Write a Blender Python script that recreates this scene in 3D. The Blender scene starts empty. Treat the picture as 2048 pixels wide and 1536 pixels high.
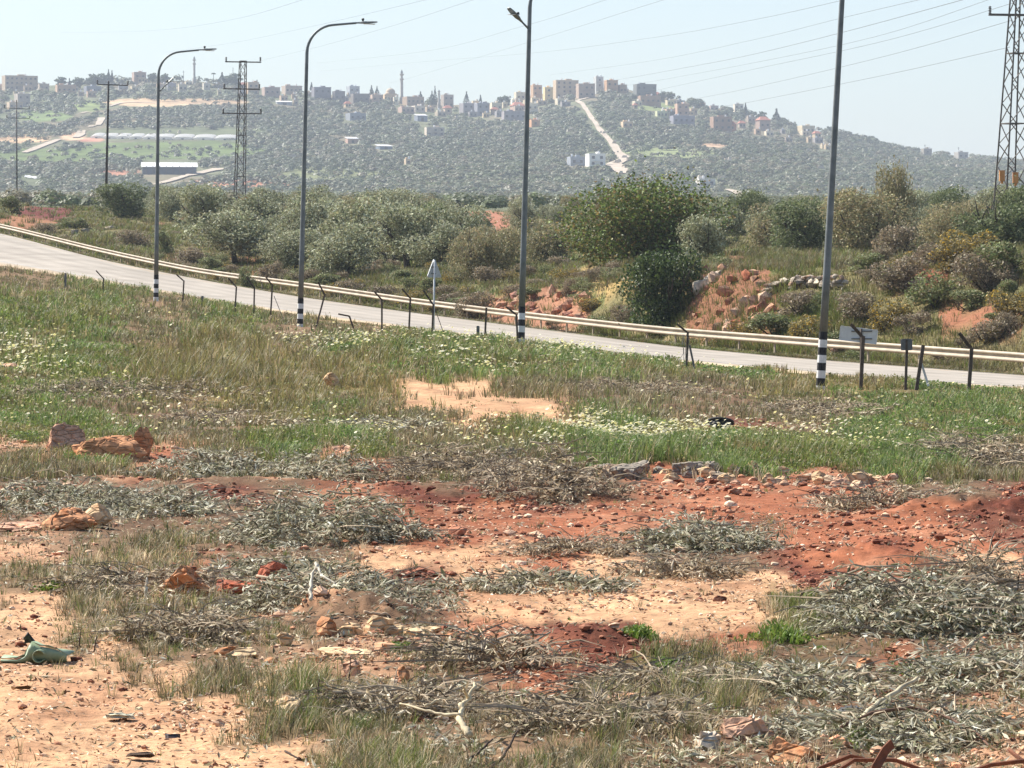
import bpy, math, random
import numpy as np
from mathutils import Vector, Matrix, Quaternion

# ------------------------------------------------------------------ camera, sky, sun, exposure
F, CX, Y0, H0 = 8000.0, 1024.0, 624.0, 1.7        # focal length in photo pixels, optical centre, horizon row, eye height
scene = bpy.context.scene
COL = scene.collection
cam_data = bpy.data.cameras.new("camera")
cam_data.sensor_width = 36.0
cam_data.lens = 36.0 * F / 2048.0
cam_data.shift_y = (Y0 - 768.0) / 2048.0
cam_data.clip_start = 0.1
cam_data.clip_end = 30000.0
cam = bpy.data.objects.new("camera", cam_data)
cam.location = (0, 0, H0)
cam.rotation_euler = (math.radians(90), 0, 0)
COL.objects.link(cam)
scene.camera = cam

SUN_DIR = Vector((-0.60, 0.42, 0.72)).normalized()
world = bpy.data.worlds.new("World")
scene.world = world
world.use_nodes = True
wn = world.node_tree.nodes
sky = wn.new("ShaderNodeTexSky")
sky.sky_type = 'NISHITA'
sky.sun_disc = False
sky.sun_elevation = math.asin(SUN_DIR.z)
sky.sun_rotation = math.atan2(SUN_DIR.x, SUN_DIR.y)
sky.altitude = 300
sky.air_density = 1.0
sky.dust_density = 1.7
sky.ozone_density = 2.2
wn["Background"].inputs["Strength"].default_value = 0.08
world.node_tree.links.new(sky.outputs[0], wn["Background"].inputs["Color"])

sun_data = bpy.data.lights.new("sun", 'SUN')
sun_data.energy = 4.4
sun_data.angle = math.radians(0.5)
sun_data.color = (1.0, 0.95, 0.87)
sun = bpy.data.objects.new("sun", sun_data)
sun.rotation_euler = SUN_DIR.to_track_quat('Z', 'Y').to_euler()
sun.location = (-30, 20, 60)
COL.objects.link(sun)

scene.view_settings.view_transform = 'Standard'
scene.view_settings.look = 'None'
scene.view_settings.gamma = 1.0
scene.view_settings.exposure = 1.12
scene.render.engine = 'CYCLES'
scene.cycles.use_denoising = True
scene.cycles.denoiser = 'OPENIMAGEDENOISE'
scene.cycles.denoising_input_passes = 'RGB_ALBEDO_NORMAL'
scene.cycles.max_bounces = 6
scene.cycles.diffuse_bounces = 3
scene.cycles.volume_bounces = 0
scene.cycles.transparent_max_bounces = 4

# ------------------------------------------------------------------ helpers
rng = np.random.default_rng(7)
random.seed(7)

def hash2(ix, iy, seed):
    n = (ix.astype(np.int64) * 374761393 + iy.astype(np.int64) * 668265263 + seed * 1442695041) & 0x7fffffff
    n = ((n ^ (n >> 13)) * 1274126177) & 0x7fffffff
    n = (n ^ (n >> 16)) & 0xffff
    return n / 65535.0

def vnoise(x, y, seed=0):
    x = np.asarray(x, float); y = np.asarray(y, float)
    ix = np.floor(x); iy = np.floor(y)
    fx = x - ix; fy = y - iy
    fx = fx * fx * (3 - 2 * fx); fy = fy * fy * (3 - 2 * fy)
    a = hash2(ix, iy, seed); b = hash2(ix + 1, iy, seed)
    c = hash2(ix, iy + 1, seed); d = hash2(ix + 1, iy + 1, seed)
    return (a * (1 - fx) + b * fx) * (1 - fy) + (c * (1 - fx) + d * fx) * fy - 0.5

def fbm(x, y, seed=0, octs=4):
    r = 0; a = 1.0
    for k in range(octs):
        r = r + a * vnoise(x * 2 ** k, y * 2 ** k, seed + k)
        a *= 0.5
    return r

def srgb(r, g, b):
    f = lambda c: (c / 255 / 12.92) if c / 255 <= 0.04045 else ((c / 255 + 0.055) / 1.055) ** 2.4
    return (f(r), f(g), f(b))

def tag(o, label=None, cat=None, group=None, kind=None):
    if label: o["label"] = label
    if cat: o["category"] = cat
    if group: o["group"] = group
    if kind: o["kind"] = kind
    return o

def link(name, me, parent=None, mat=None):
    o = bpy.data.objects.new(name, me)
    COL.objects.link(o)
    if parent is not None: o.parent = parent
    if mat is not None and me is not None: me.materials.append(mat)
    return o

def empty(name, loc, rz=0.0):
    o = bpy.data.objects.new(name, None)
    o.empty_display_size = 0.3
    COL.objects.link(o)
    o.location = loc
    o.rotation_euler = (0, 0, rz)
    return o

def copy_tree(o, parent=None):
    c = o.copy(); COL.objects.link(c)
    if parent is not None: c.parent = parent
    for ch in [x for x in COL.objects if x.parent == o]:
        copy_tree(ch, c)
    return c

class MB:
    """collects vertices and faces; V list of (n,3), F list of (m,k) index arrays"""
    def __init__(s): s.V = []; s.F = []; s.C = []; s.n = 0; s.hascol = False
    def add(s, V, Fs, col=None):
        V = np.asarray(V, float).reshape(-1, 3)
        for f in (Fs if isinstance(Fs, list) else [Fs]):
            f = np.asarray(f, np.int64)
            if f.size: s.F.append(f + s.n)
        s.V.append(V); s.n += len(V)
        if col is not None:
            c = np.asarray(col, float)
            if c.ndim == 1: c = np.tile(c, (len(V), 1))
            s.C.append(c); s.hascol = True
        else:
            s.C.append(np.ones((len(V), 3)))
        return s
    def box(s, c, size, rz=0.0, col=None, taper=1.0):
        x, y, z = np.array(size) / 2
        V = np.array([[-x, -y, -z], [x, -y, -z], [x, y, -z], [-x, y, -z], [-x * taper, -y * taper, z], [x * taper, -y * taper, z], [x * taper, y * taper, z], [-x * taper, y * taper, z]])
        ca, sa = math.cos(rz), math.sin(rz)
        V = V @ np.array([[ca, sa, 0], [-sa, ca, 0], [0, 0, 1]]) + np.array(c)
        return s.add(V, np.array([[3, 2, 1, 0], [4, 5, 6, 7], [0, 1, 5, 4], [1, 2, 6, 5], [2, 3, 7, 6], [3, 0, 4, 7]]), col)
    def tube(s, pts, rad, n=8, caps=True, col=None):
        P = np.asarray(pts, float); m = len(P)
        R = np.full(m, rad, float) if np.isscalar(rad) else np.asarray(rad, float)
        T = np.gradient(P, axis=0); T /= np.linalg.norm(T, axis=1)[:, None] + 1e-12
        up = np.array([0, 0, 1.0]) if abs(T[0][2]) < 0.9 else np.array([1.0, 0, 0])
        A = np.cross(T, up); 
        bad = np.linalg.norm(A, axis=1) < 1e-4
        A[bad] = np.array([1.0, 0, 0])
        A /= np.linalg.norm(A, axis=1)[:, None]
        for i in range(1, m):                       # keep the frame from flipping
            a = A[i - 1] - T[i] * np.dot(A[i - 1], T[i]); l = np.linalg.norm(a)
            if l > 1e-6: A[i] = a / l
        B = np.cross(T, A)
        th = np.arange(n) * 2 * math.pi / n
        V = P[:, None, :] + R[:, None, None] * (np.cos(th)[None, :, None] * A[:, None, :] + np.sin(th)[None, :, None] * B[:, None, :])
        i = np.arange(m - 1)[:, None] * n; j = np.arange(n)[None, :]; j2 = (j + 1) % n
        Fq = np.stack([i + j, i + j2, i + n + j2, i + n + j], -1).reshape(-1, 4)
        Fs = [Fq]
        if caps and n >= 3:
            Fs.append(np.arange(n)[::-1][None, :]); Fs.append(((m - 1) * n + np.arange(n))[None, :])
        return s.add(V.reshape(-1, 3), Fs, col)
    def bar(s, a, b, w, h=None, col=None):
        """straight rectangular bar from a to b"""
        a = np.array(a, float); b = np.array(b, float); h = h or w
        t = (b - a) / (np.linalg.norm(b - a) + 1e-9)
        up = np.array([0, 0, 1.0]) if abs(t[2]) < 0.95 else np.array([0, 1.0, 0])
        x = np.cross(t, up); x /= np.linalg.norm(x); y = np.cross(x, t)
        V = [p + sx * x * w / 2 + sy * y * h / 2 for p in (a, b) for sx, sy in ((-1, -1), (1, -1), (1, 1), (-1, 1))]
        return s.add(V, np.array([[3, 2, 1, 0], [4, 5, 6, 7], [0, 1, 5, 4], [1, 2, 6, 5], [2, 3, 7, 6], [3, 0, 4, 7]]), col)
    def lathe(s, prof, n=16, c=(0, 0, 0), col=None):
        prof = np.asarray(prof, float); m = len(prof)
        th = np.arange(n) * 2 * math.pi / n
        V = np.stack([prof[:, 0][:, None] * np.cos(th), prof[:, 0][:, None] * np.sin(th), np.repeat(prof[:, 1][:, None], n, 1)], -1) + np.array(c)
        i = np.arange(m - 1)[:, None] * n; j = np.arange(n)[None, :]; j2 = (j + 1) % n
        return s.add(V.reshape(-1, 3), np.stack([i + j, i + j2, i + n + j2, i + n + j], -1).reshape(-1, 4), col)
    def mesh(s, name, smooth=False):
        me = bpy.data.meshes.new(name)
        V = np.concatenate(s.V) if s.V else np.zeros((0, 3))
        me.vertices.add(len(V)); me.vertices.foreach_set("co", V.astype(np.float32).ravel())
        if s.F:
            sizes = np.concatenate([np.full(len(f), f.shape[1]) for f in s.F])
            idx = np.concatenate([f.ravel() for f in s.F])
            me.loops.add(len(idx)); me.loops.foreach_set("vertex_index", idx.astype(np.int32))
            me.polygons.add(len(sizes))
            me.polygons.foreach_set("loop_start", np.concatenate([[0], np.cumsum(sizes)[:-1]]).astype(np.int32))
            me.polygons.foreach_set("loop_total", sizes.astype(np.int32))
            if smooth: me.polygons.foreach_set("use_smooth", np.ones(len(sizes), bool))
            else: me.polygons.foreach_set("use_smooth", np.zeros(len(sizes), bool))
        if s.hascol:
            C = np.concatenate(s.C); C = np.concatenate([C, np.ones((len(C), 1))], 1)
            a = me.attributes.new("Col", 'FLOAT_COLOR', 'POINT'); a.data.foreach_set("color", C.astype(np.float32).ravel())
        me.update(); me.validate()
        return me
    def build(s, name, mat, parent=None, smooth=False):
        return link(name, s.mesh(name, smooth), parent, mat)

# ------------------------------------------------------------------ materials
def new_mat(name):
    m = bpy.data.materials.new(name); m.use_nodes = True
    nt = m.node_tree; b = nt.nodes["Principled BSDF"]
    b.inputs["Roughness"].default_value = 0.8
    b.inputs["Specular IOR Level"].default_value = 0.25
    return m, nt, b

def noise_mat(name, c1, c2, scale=4.0, rough=0.8, metallic=0.0, bump=0.0, detail=6.0, spec=0.25, attr=False, lo=0.35, hi=0.65, bdist=0.02):
    """two-tone noise; with attr the Col attribute multiplies it"""
    m, nt, b = new_mat(name)
    tc = nt.nodes.new("ShaderNodeTexCoord"); n = nt.nodes.new("ShaderNodeTexNoise")
    n.inputs["Scale"].default_value = scale; n.inputs["Detail"].default_value = detail; n.inputs["Roughness"].default_value = 0.65
    nt.links.new(tc.outputs["Object"], n.inputs["Vector"])
    r = nt.nodes.new("ShaderNodeValToRGB")
    r.color_ramp.elements[0].position = lo; r.color_ramp.elements[1].position = hi
    r.color_ramp.elements[0].color = (*c1, 1); r.color_ramp.elements[1].color = (*c2, 1)
    nt.links.new(n.outputs["Fac"], r.inputs["Fac"])
    out = r.outputs["Color"]
    if attr:
        a = nt.nodes.new("ShaderNodeAttribute"); a.attribute_name = "Col"
        mx = nt.nodes.new("ShaderNodeMix"); mx.data_type = 'RGBA'; mx.blend_type = 'MULTIPLY'; mx.inputs["Factor"].default_value = 1.0
        nt.links.new(out, mx.inputs["A"]); nt.links.new(a.outputs["Color"], mx.inputs["B"])
        out = mx.outputs["Result"]
    nt.links.new(out, b.inputs["Base Color"])
    b.inputs["Roughness"].default_value = rough; b.inputs["Metallic"].default_value = metallic
    b.inputs["Specular IOR Level"].default_value = spec
    if bump:
        bp = nt.nodes.new("ShaderNodeBump"); bp.inputs["Strength"].default_value = bump; bp.inputs["Distance"].default_value = bdist
        nt.links.new(n.outputs["Fac"], bp.inputs["Height"]); nt.links.new(bp.outputs["Normal"], b.inputs["Normal"])
    return m

def foliage_mat(name, trans=0.3, rough=0.55, spec=0.3):
    m = bpy.data.materials.new(name); m.use_nodes = True
    nt = m.node_tree; b = nt.nodes["Principled BSDF"]; out = nt.nodes["Material Output"]
    a = nt.nodes.new("ShaderNodeAttribute"); a.attribute_name = "Col"
    tc = nt.nodes.new("ShaderNodeTexCoord"); n = nt.nodes.new("ShaderNodeTexNoise")
    n.inputs["Scale"].default_value = 0.9; n.inputs["Detail"].default_value = 3
    nt.links.new(tc.outputs["Object"], n.inputs["Vector"])
    hs = nt.nodes.new("ShaderNodeHueSaturation")
    mr = nt.nodes.new("ShaderNodeMapRange"); mr.inputs["From Min"].default_value = 0.3; mr.inputs["From Max"].default_value = 0.7
    mr.inputs["To Min"].default_value = 0.75; mr.inputs["To Max"].default_value = 1.25
    nt.links.new(n.outputs["Fac"], mr.inputs["Value"]); nt.links.new(mr.outputs["Result"], hs.inputs["Value"])
    nt.links.new(a.outputs["Color"], hs.inputs["Color"])
    nt.links.new(hs.outputs["Color"], b.inputs["Base Color"])
    b.inputs["Roughness"].default_value = rough; b.inputs["Specular IOR Level"].default_value = spec
    t = nt.nodes.new("ShaderNodeBsdfTranslucent"); nt.links.new(hs.outputs["Color"], t.inputs["Color"])
    mx = nt.nodes.new("ShaderNodeMixShader"); mx.inputs["Fac"].default_value = trans
    nt.links.new(b.outputs[0], mx.inputs[1]); nt.links.new(t.outputs[0], mx.inputs[2]); nt.links.new(mx.outputs[0], out.inputs["Surface"])
    return m

def soil_mat(name, scale, bumpd):
    m, nt, b = new_mat(name)
    a = nt.nodes.new("ShaderNodeAttribute"); a.attribute_name = "Col"
    tc = nt.nodes.new("ShaderNodeTexCoord")
    n = nt.nodes.new("ShaderNodeTexNoise"); n.inputs["Scale"].default_value = scale; n.inputs["Detail"].default_value = 8; n.inputs["Roughness"].default_value = 0.7
    nt.links.new(tc.outputs["Object"], n.inputs["Vector"])
    mr = nt.nodes.new("ShaderNodeMapRange"); mr.inputs["From Min"].default_value = 0.3; mr.inputs["From Max"].default_value = 0.7
    mr.inputs["To Min"].default_value = 0.62; mr.inputs["To Max"].default_value = 1.38
    nt.links.new(n.outputs["Fac"], mr.inputs["Value"])
    hs = nt.nodes.new("ShaderNodeHueSaturation"); nt.links.new(a.outputs["Color"], hs.inputs["Color"]); nt.links.new(mr.outputs["Result"], hs.inputs["Value"])
    nt.links.new(hs.outputs["Color"], b.inputs["Base Color"])
    bp = nt.nodes.new("ShaderNodeBump"); bp.inputs["Strength"].default_value = 0.9; bp.inputs["Distance"].default_value = bumpd
    nt.links.new(n.outputs["Fac"], bp.inputs["Height"]); nt.links.new(bp.outputs["Normal"], b.inputs["Normal"])
    b.inputs["Roughness"].default_value = 0.95; b.inputs["Specular IOR Level"].default_value = 0.1
    return m

M = {}
M['soil'] = soil_mat("soil", 7.0, 0.03)
M['hill_soil'] = soil_mat("hill_soil", 0.05, 0.3)
M['leaf'] = foliage_mat("leaf", 0.30)
M['far_leaf'] = foliage_mat("far_leaf", 0.25)
M['litter'] = foliage_mat("cut_leaf", 0.24, 0.6, 0.18)
M['grass'] = foliage_mat("grass_blade", 0.38)
M['petal'] = foliage_mat("petal", 0.3)
M['stone'] = noise_mat("stone", (0.72, 0.72, 0.72), (1.28, 1.28, 1.28), 6.0, 0.92, bump=0.7, attr=True, bdist=0.03)
M['twig'] = noise_mat("dry_wood", (0.7, 0.7, 0.7), (1.2, 1.2, 1.2), 14.0, 0.85, bump=0.4, attr=True, bdist=0.004)
M['bark'] = noise_mat("bark", (0.035, 0.028, 0.022), (0.11, 0.09, 0.07), 5.0, 0.95, bump=0.8, bdist=0.04)
M['asphalt'] = noise_mat("asphalt", (0.32, 0.285, 0.24), (0.41, 0.365, 0.31), 0.35, 0.95, bump=0.15, detail=9, bdist=0.01, attr=True, spec=0.1)
M['pole_steel'] = noise_mat("galvanised_pole", (0.13, 0.145, 0.145), (0.22, 0.235, 0.235), 3.0, 0.55, 0.25, spec=0.4)
M['black_paint'] = noise_mat("black_paint", (0.012, 0.012, 0.013), (0.03, 0.03, 0.032), 8.0, 0.55)
M['white_paint'] = noise_mat("white_paint", (0.62, 0.62, 0.6), (0.8, 0.8, 0.78), 8.0, 0.6)
M['rail_steel'] = noise_mat("rail_steel", (0.27, 0.22, 0.155), (0.40, 0.335, 0.245), 1.2, 0.55, 0.1, spec=0.35)
M['fence_steel'] = noise_mat("fence_steel", (0.06, 0.048, 0.04), (0.15, 0.115, 0.088), 9.0, 0.8)
M['fence_grey'] = noise_mat("fence_grey", (0.11, 0.115, 0.115), (0.20, 0.20, 0.195), 9.0, 0.7)
M['sign_back'] = noise_mat("sign_back", (0.33, 0.35, 0.36), (0.43, 0.45, 0.46), 6.0, 0.5, 0.3, spec=0.4)
M['pale_sign'] = noise_mat("pale_sign", (0.58, 0.59, 0.58), (0.68, 0.69, 0.68), 6.0, 0.5)
M['lattice'] = noise_mat("lattice_steel", (0.09, 0.082, 0.074), (0.17, 0.15, 0.135), 4.0, 0.6, 0.2)
M['insulator'] = noise_mat("insulator", (0.02, 0.014, 0.012), (0.045, 0.03, 0.026), 6.0, 0.3)
M['wood_pole'] = noise_mat("wood_pole", (0.035, 0.032, 0.03), (0.075, 0.066, 0.055), 5.0, 0.9)
M['orange_box'] = noise_mat("orange_box", (0.50, 0.20, 0.06), (0.66, 0.32, 0.12), 6.0, 0.6)
M['cable'] = noise_mat("cable", (0.10, 0.11, 0.12), (0.14, 0.15, 0.16), 2.0, 0.5)
M['house'] = noise_mat("house_plaster", (0.86, 0.86, 0.86), (1.08, 1.08, 1.08), 0.35, 0.9, attr=True)
M['window'] = noise_mat("window_dark", (0.02, 0.022, 0.026), (0.05, 0.053, 0.06), 1.0, 0.3, spec=0.5)
M['tile_red'] = noise_mat("roof_tile", (0.36, 0.13, 0.09), (0.50, 0.21, 0.14), 1.5, 0.8)
M['sheet_white'] = noise_mat("plastic_sheet", (0.72, 0.71, 0.68), (0.84, 0.83, 0.8), 0.4, 0.5)
M['film'] = noise_mat("translucent_film", (0.78, 0.76, 0.72), (0.88, 0.86, 0.82), 0.4, 0.5)
_nt = M['film'].node_tree; _t = _nt.nodes.new("ShaderNodeBsdfTranslucent"); _t.inputs["Color"].default_value = (.85, .83, .78, 1)
_m = _nt.nodes.new("ShaderNodeMixShader"); _m.inputs["Fac"].default_value = 0.5
_nt.links.new(_nt.nodes["Principled BSDF"].outputs[0], _m.inputs[1]); _nt.links.new(_t.outputs[0], _m.inputs[2]); _nt.links.new(_m.outputs[0], _nt.nodes["Material Output"].inputs["Surface"])
M['shed_wall'] = noise_mat("shed_wall", (0.07, 0.085, 0.11), (0.12, 0.135, 0.16), 0.6, 0.8)
M['green_plastic'] = noise_mat("green_plastic", (0.20, 0.27, 0.15), (0.31, 0.37, 0.23), 9.0, 0.5)
M['dark_plastic'] = noise_mat("dark_plastic", (0.016, 0.018, 0.018), (0.035, 0.037, 0.037), 9.0, 0.4)
M['rubber'] = noise_mat("rubber", (0.05, 0.05, 0.05), (0.10, 0.098, 0.095), 22.0, 0.85, bump=0.6)
M['rust'] = noise_mat("rust", (0.10, 0.042, 0.024), (0.22, 0.085, 0.045), 16.0, 0.9, bump=0.3)
M['track'] = noise_mat("track_gravel", (0.38, 0.31, 0.23), (0.50, 0.42, 0.33), 0.08, 0.95)
M['solar'] = noise_mat("tank_white", (0.7, 0.7, 0.7), (0.8, 0.8, 0.8), 1.0, 0.5)

_nt = M['stone'].node_tree; _b = _nt.nodes["Principled BSDF"]                     # cracks and bedding in the stone
_v = _nt.nodes.new("ShaderNodeTexVoronoi"); _v.feature = 'DISTANCE_TO_EDGE'; _v.inputs["Scale"].default_value = 7.0
_tc = [x for x in _nt.nodes if x.type == 'TEX_COORD'][0]; _mp = _nt.nodes.new("ShaderNodeMapping"); _mp.inputs["Scale"].default_value = (1.0, 1.0, 2.6); _mp.inputs["Rotation"].default_value = (.3, .4, 0)
_nt.links.new(_tc.outputs["Object"], _mp.inputs["Vector"]); _nt.links.new(_mp.outputs["Vector"], _v.inputs["Vector"])
_r = _nt.nodes.new("ShaderNodeMapRange"); _r.inputs["From Max"].default_value = .09; _nt.links.new(_v.outputs["Distance"], _r.inputs["Value"])
_bp = _nt.nodes.new("ShaderNodeBump"); _bp.inputs["Strength"].default_value = .8; _bp.inputs["Distance"].default_value = .03
_nt.links.new(_r.outputs["Result"], _bp.inputs["Height"]); _ob = [x for x in _nt.nodes if x.type == 'BUMP' and x != _bp][0]
_nt.links.new(_ob.outputs["Normal"], _bp.inputs["Normal"]); _nt.links.new(_bp.outputs["Normal"], _b.inputs["Normal"])

# ------------------------------------------------------------------ terrain: guide lines across the picture's columns, each a depth and a height
PXT = np.arange(-2600.0, 4701.0, 20.0)
def guide(ctrl):
    c = np.array(ctrl, float)
    d = np.interp(PXT, c[:, 0], c[:, 1]); r = np.interp(PXT, c[:, 0], c[:, 2])
    k = np.exp(-0.5 * (np.arange(-6, 7) / 2.5) ** 2); k /= k.sum()
    sm = lambda a: np.convolve(np.pad(a, 6, mode='edge'), k, mode='valid')
    return sm(d), sm(r)
def flat(d, dz=0.0):
    return [(0, d, Y0 + (H0 - dz) * F / d), (2048, d, Y0 + (H0 - dz) * F / d)]

RAIL = [(-500, 335, 355, 0), (0, 290, 446, 0), (200, 256, 496, 0), (400, 234, 538, 0), (600, 214, 563.5, 0), (800, 195, 592.5, 0), (960, 181, 613, 0), (1160, 166, 636, 0),
        (1340, 153, 655, 0), (1540, 141, 669.5, 0), (1640, 137, 677, 0), (1800, 131, 688, 0), (2048, 122, 706, 0), (2500, 106, 740, 0)]
GUIDES = [
    flat(3), flat(14.5), flat(29), flat(42.5, 0.0), flat(46, 0.12), flat(60, 0.1),
    # the line of lamp posts, a low grassy swell before the road
    [(-500, 260, 440), (0, 205, 546), (182, 187, 573), (312, 159, 601), (600, 131, 656), (1042, 109, 692), (1640, 88, 782), (2048, 78, 795), (2600, 66, 824)],
    # near and far edge of the road
    [(-500, 285, 440), (0, 238, 532), (200, 216, 563), (400, 196, 599), (600, 174, 630), (800, 154, 655), (1042, 137, 688), (1340, 120, 723), (1540, 112, 741), (1640, 108, 751), (1800, 102, 765), (2048, 95, 781), (2600, 80, 815)],
    [(-500, 320, 385), (0, 276, 466), (200, 247, 521), (400, 226, 561), (600, 206, 596), (800, 188, 624), (960, 175, 645), (1160, 160, 671), (1340, 148, 695), (1540, 137, 714), (1640, 133, 723), (1800, 127, 735), (2048, 118, 754), (2600, 100, 790)],
    [(p, d, min(r + 0.75 * F / d, 9999)) for p, d, r, _ in RAIL],
    [(p, d + 4, r + 0.55 * F / d) for p, d, r, _ in RAIL],
    # bank top behind the guard rail, then the grove
    [(-500, 350, 380), (0, 308, 438), (200, 290, 458), (400, 268, 490), (600, 245, 527), (800, 224, 552), (960, 202, 572), (1100, 186, 582), (1250, 172, 566), (1400, 160, 548), (1500, 157, 544), (1640, 154, 541), (1800, 150, 536), (1950, 146, 530), (2048, 143, 527), (2600, 130, 520)],
    [(-500, 400, 380), (0, 360, 412), (200, 350, 425), (400, 330, 442), (600, 310, 455), (800, 300, 470), (960, 290, 482), (1100, 275, 492), (1250, 260, 503), (1400, 240, 506), (1640, 230, 507), (1800, 225, 503), (2048, 215, 495), (2600, 205, 490)],
    [(0, 480, 418), (1024, 480, 424), (2048, 480, 430)],
    [(0, 1000, 412), (1024, 1000, 416), (2048, 1000, 418)],
    [(0, 1750, 399), (1024, 1750, 401), (2048, 1750, 405)],
    [(-400, 2350, 300), (0, 2350, 312), (500, 2350, 312), (1024, 2350, 305), (1400, 2350, 305), (1800, 2350, 345), (2048, 2350, 352), (2600, 2350, 372)],
    [(-600, 3100, 190), (0, 3100, 176), (100, 3100, 172), (200, 3100, 166), (300, 3100, 158), (400, 3100, 163), (480, 3100, 168), (560, 3100, 184), (700, 3100, 190), (800, 3100, 198), (870, 3100, 207), (950, 3100, 214),
     (1010, 3100, 207), (1050, 3100, 194), (1110, 3100, 182), (1180, 3100, 174), (1235, 3100, 172), (1300, 3100, 187), (1360, 3100, 203), (1420, 3100, 215), (1490, 3100, 225), (1550, 3100, 245), (1620, 3100, 262),
     (1680, 3100, 267), (1730, 3100, 282), (1800, 3100, 301), (1900, 3100, 312), (2000, 3100, 321), (2048, 3100, 326), (2400, 3100, 345), (3200, 3100, 370)],
    [(0, 3700, 260), (1024, 3700, 270), (2048, 3700, 380)],
    [(0, 9000, 622), (2048, 9000, 622)],
]
GD, GR = zip(*[guide(g) for g in GUIDES])
GD = np.array(GD); GR = np.array(GR)
GZ = (Y0 - GR) * GD / F + H0
I_POLE, I_NEAR, I_FAR, I_RAIL, I_TOE, I_CREST, I_GROVE = 6, 7, 8, 9, 10, 11, 12

def gcol(tab, px):
    px = np.asarray(px, float)
    t = np.clip((px - PXT[0]) / 20.0, 0, len(PXT) - 1.001); i = t.astype(int); f = t - i
    return tab[..., i] * (1 - f) + tab[..., i + 1] * f
def gdepth(k, px): return gcol(GD[k], px)

def smooth_z(px, d):
    px = np.asarray(px, float).ravel(); d = np.asarray(d, float).ravel()
    D = gcol(GD, px); Z = gcol(GZ, px)
    z = Z[0].copy()
    for k in range(len(GUIDES) - 1):
        m = (d >= D[k]) & (d <= D[k + 1])
        t = np.clip((d - D[k]) / np.maximum(D[k + 1] - D[k], 1e-6), 0, 1)
        z[m] = (Z[k] * (1 - t) + Z[k + 1] * t)[m]
    z[d > D[-1]] = Z[-1][d > D[-1]]
    return z

def px_of(X, Y): return CX + X * F / np.maximum(Y, 0.5)
def X_of(px, d): return (px - CX) * d / F
def row_of(z, d): return Y0 - (z - H0) * F / d

# earth heaps and scraped banks: photo column, row, half width m, half depth m, height m
BUMPS = []
for px, row, sx, sy, h in [
    (1700, 1128, .42, .5, .20), (1790, 1140, .30, .4, .13), (1620, 1112, .3, .4, .10),
    (1960, 1035, .75, .8, .24), (2040, 1060, .6, .7, .20), (1900, 1030, .4, .5, .10),
    (900, 985, .6, .5, .17), (1010, 996, .7, .5, .20), (1120, 995, .5, .45, .17), (1230, 975, .6, .5, .12),
    (1330, 840, .35, .9, .20), (1380, 838, .35, .9, .12), (810, 800, .30, .8, .22), (860, 815, .3, .7, .14), (670, 785, .2, .5, .12),
    (400, 975, .45, .4, .13), (560, 975, .5, .4, .10), (720, 990, .4, .4, .10), (210, 965, .5, .5, .10),
    (740, 1240, .33, .32, .19), (690, 1235, .25, .3, .12), (1000, 1292, .2, .22, .07), (1170, 1300, .26, .25, .10), (1230, 1298, .2, .22, .08), (1090, 1290, .22, .25, .06), (1480, 1270, .22, .25, .08),
    (1700, 1395, .16, .15, -.06), (1640, 1300, .5, .5, .05), (330, 1270, .4, .4, .05), (1900, 1250, .6, .6, .10),
    (800, 1160, .28, .3, .05), (1450, 990, .8, .5, .06), (1600, 985, .8, .5, .08),
]:
    d = H0 * F / (row - Y0)
    BUMPS.append((X_of(px, d), d, sx * 1.15, sy * 1.3, h * .5))

# what covers the field, read off the photograph: one letter per 128 photo columns, one line per band of rows
CLS = "gybwrdtLs"
BAND = [
    (560, "bggggggggggggggg"), (612, "ggbgbybggggggggg"), (660, "ggbgbbgbbbgggygg"), (700, "wgbybwwwwwgggyyg"), (745, "wgyyyygwggggyygg"),
    (775, "ggyyyyttbLLLyygg"), (815, "gLLyybtttLLLbggg"), (852, "ggLbbgbttwbdLggg"), (885, "sgsbggbbwwwwwwgL"), (930, "LsrLsrLLLwgwgggL"),
    (955, "LLrLLrLLLLrrrrLL"), (985, "rLLdLrdddLrrrrrd"), (1030, "LLLLLLrrrrrrrrrd"), (1085, "sLbLLLrrrrLLrrrr"), (1130, "bbbrbtttttLLddrt"),
    (1180, "bbsssLdttttttLLL"), (1230, "tbbbLLLrttttgLLL"), (1280, "tbbbbssrdddrgLLL"), (1330, "ttbbssbLrdgbLLrL"), (1385, "tttbgbLLrbLLLrLL"),
    (1435, "ttttbgLLLbbLLLLs"), (1485, "tttttbbbbbLLLLLs"), (1535, "tttttbgbbLLLsLss"),
]
BROWS = np.array([b[0] for b in BAND], float)
ONEHOT = np.array([[[1.0 if ch == c else 0.0 for ch in b[1]] for b in BAND] for c in CLS])     # class, band, column

def cover(px, row):
    """weight of every cover class at photo points of the field"""
    px = np.asarray(px, float); row = np.asarray(row, float)
    wx = px + 70 * fbm(px / 90, row / 40, 11, 3) + 0.0
    wy = row + 0.07 * (row - 540) * 2.2 * fbm(px / 110 + 40, row / 45, 23, 3)
    tx = np.clip((wx - 64) / 128.0, 0, 14.999); ix = tx.astype(int); fx = tx - ix
    ty = np.clip(np.interp(wy, BROWS, np.arange(len(BROWS))), 0, len(BROWS) - 1.001); iy = ty.astype(int); fy = ty - iy
    sh = lambda f: np.clip((f - 0.5) * 1.7 + 0.5, 0, 1)
    fx = sh(fx); fy = sh(fy)
    A = ONEHOT
    return (A[:, iy, ix] * (1 - fx) + A[:, iy, ix + 1] * fx) * (1 - fy) + (A[:, iy + 1, ix] * (1 - fx) + A[:, iy + 1, ix + 1] * fx) * fy

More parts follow.
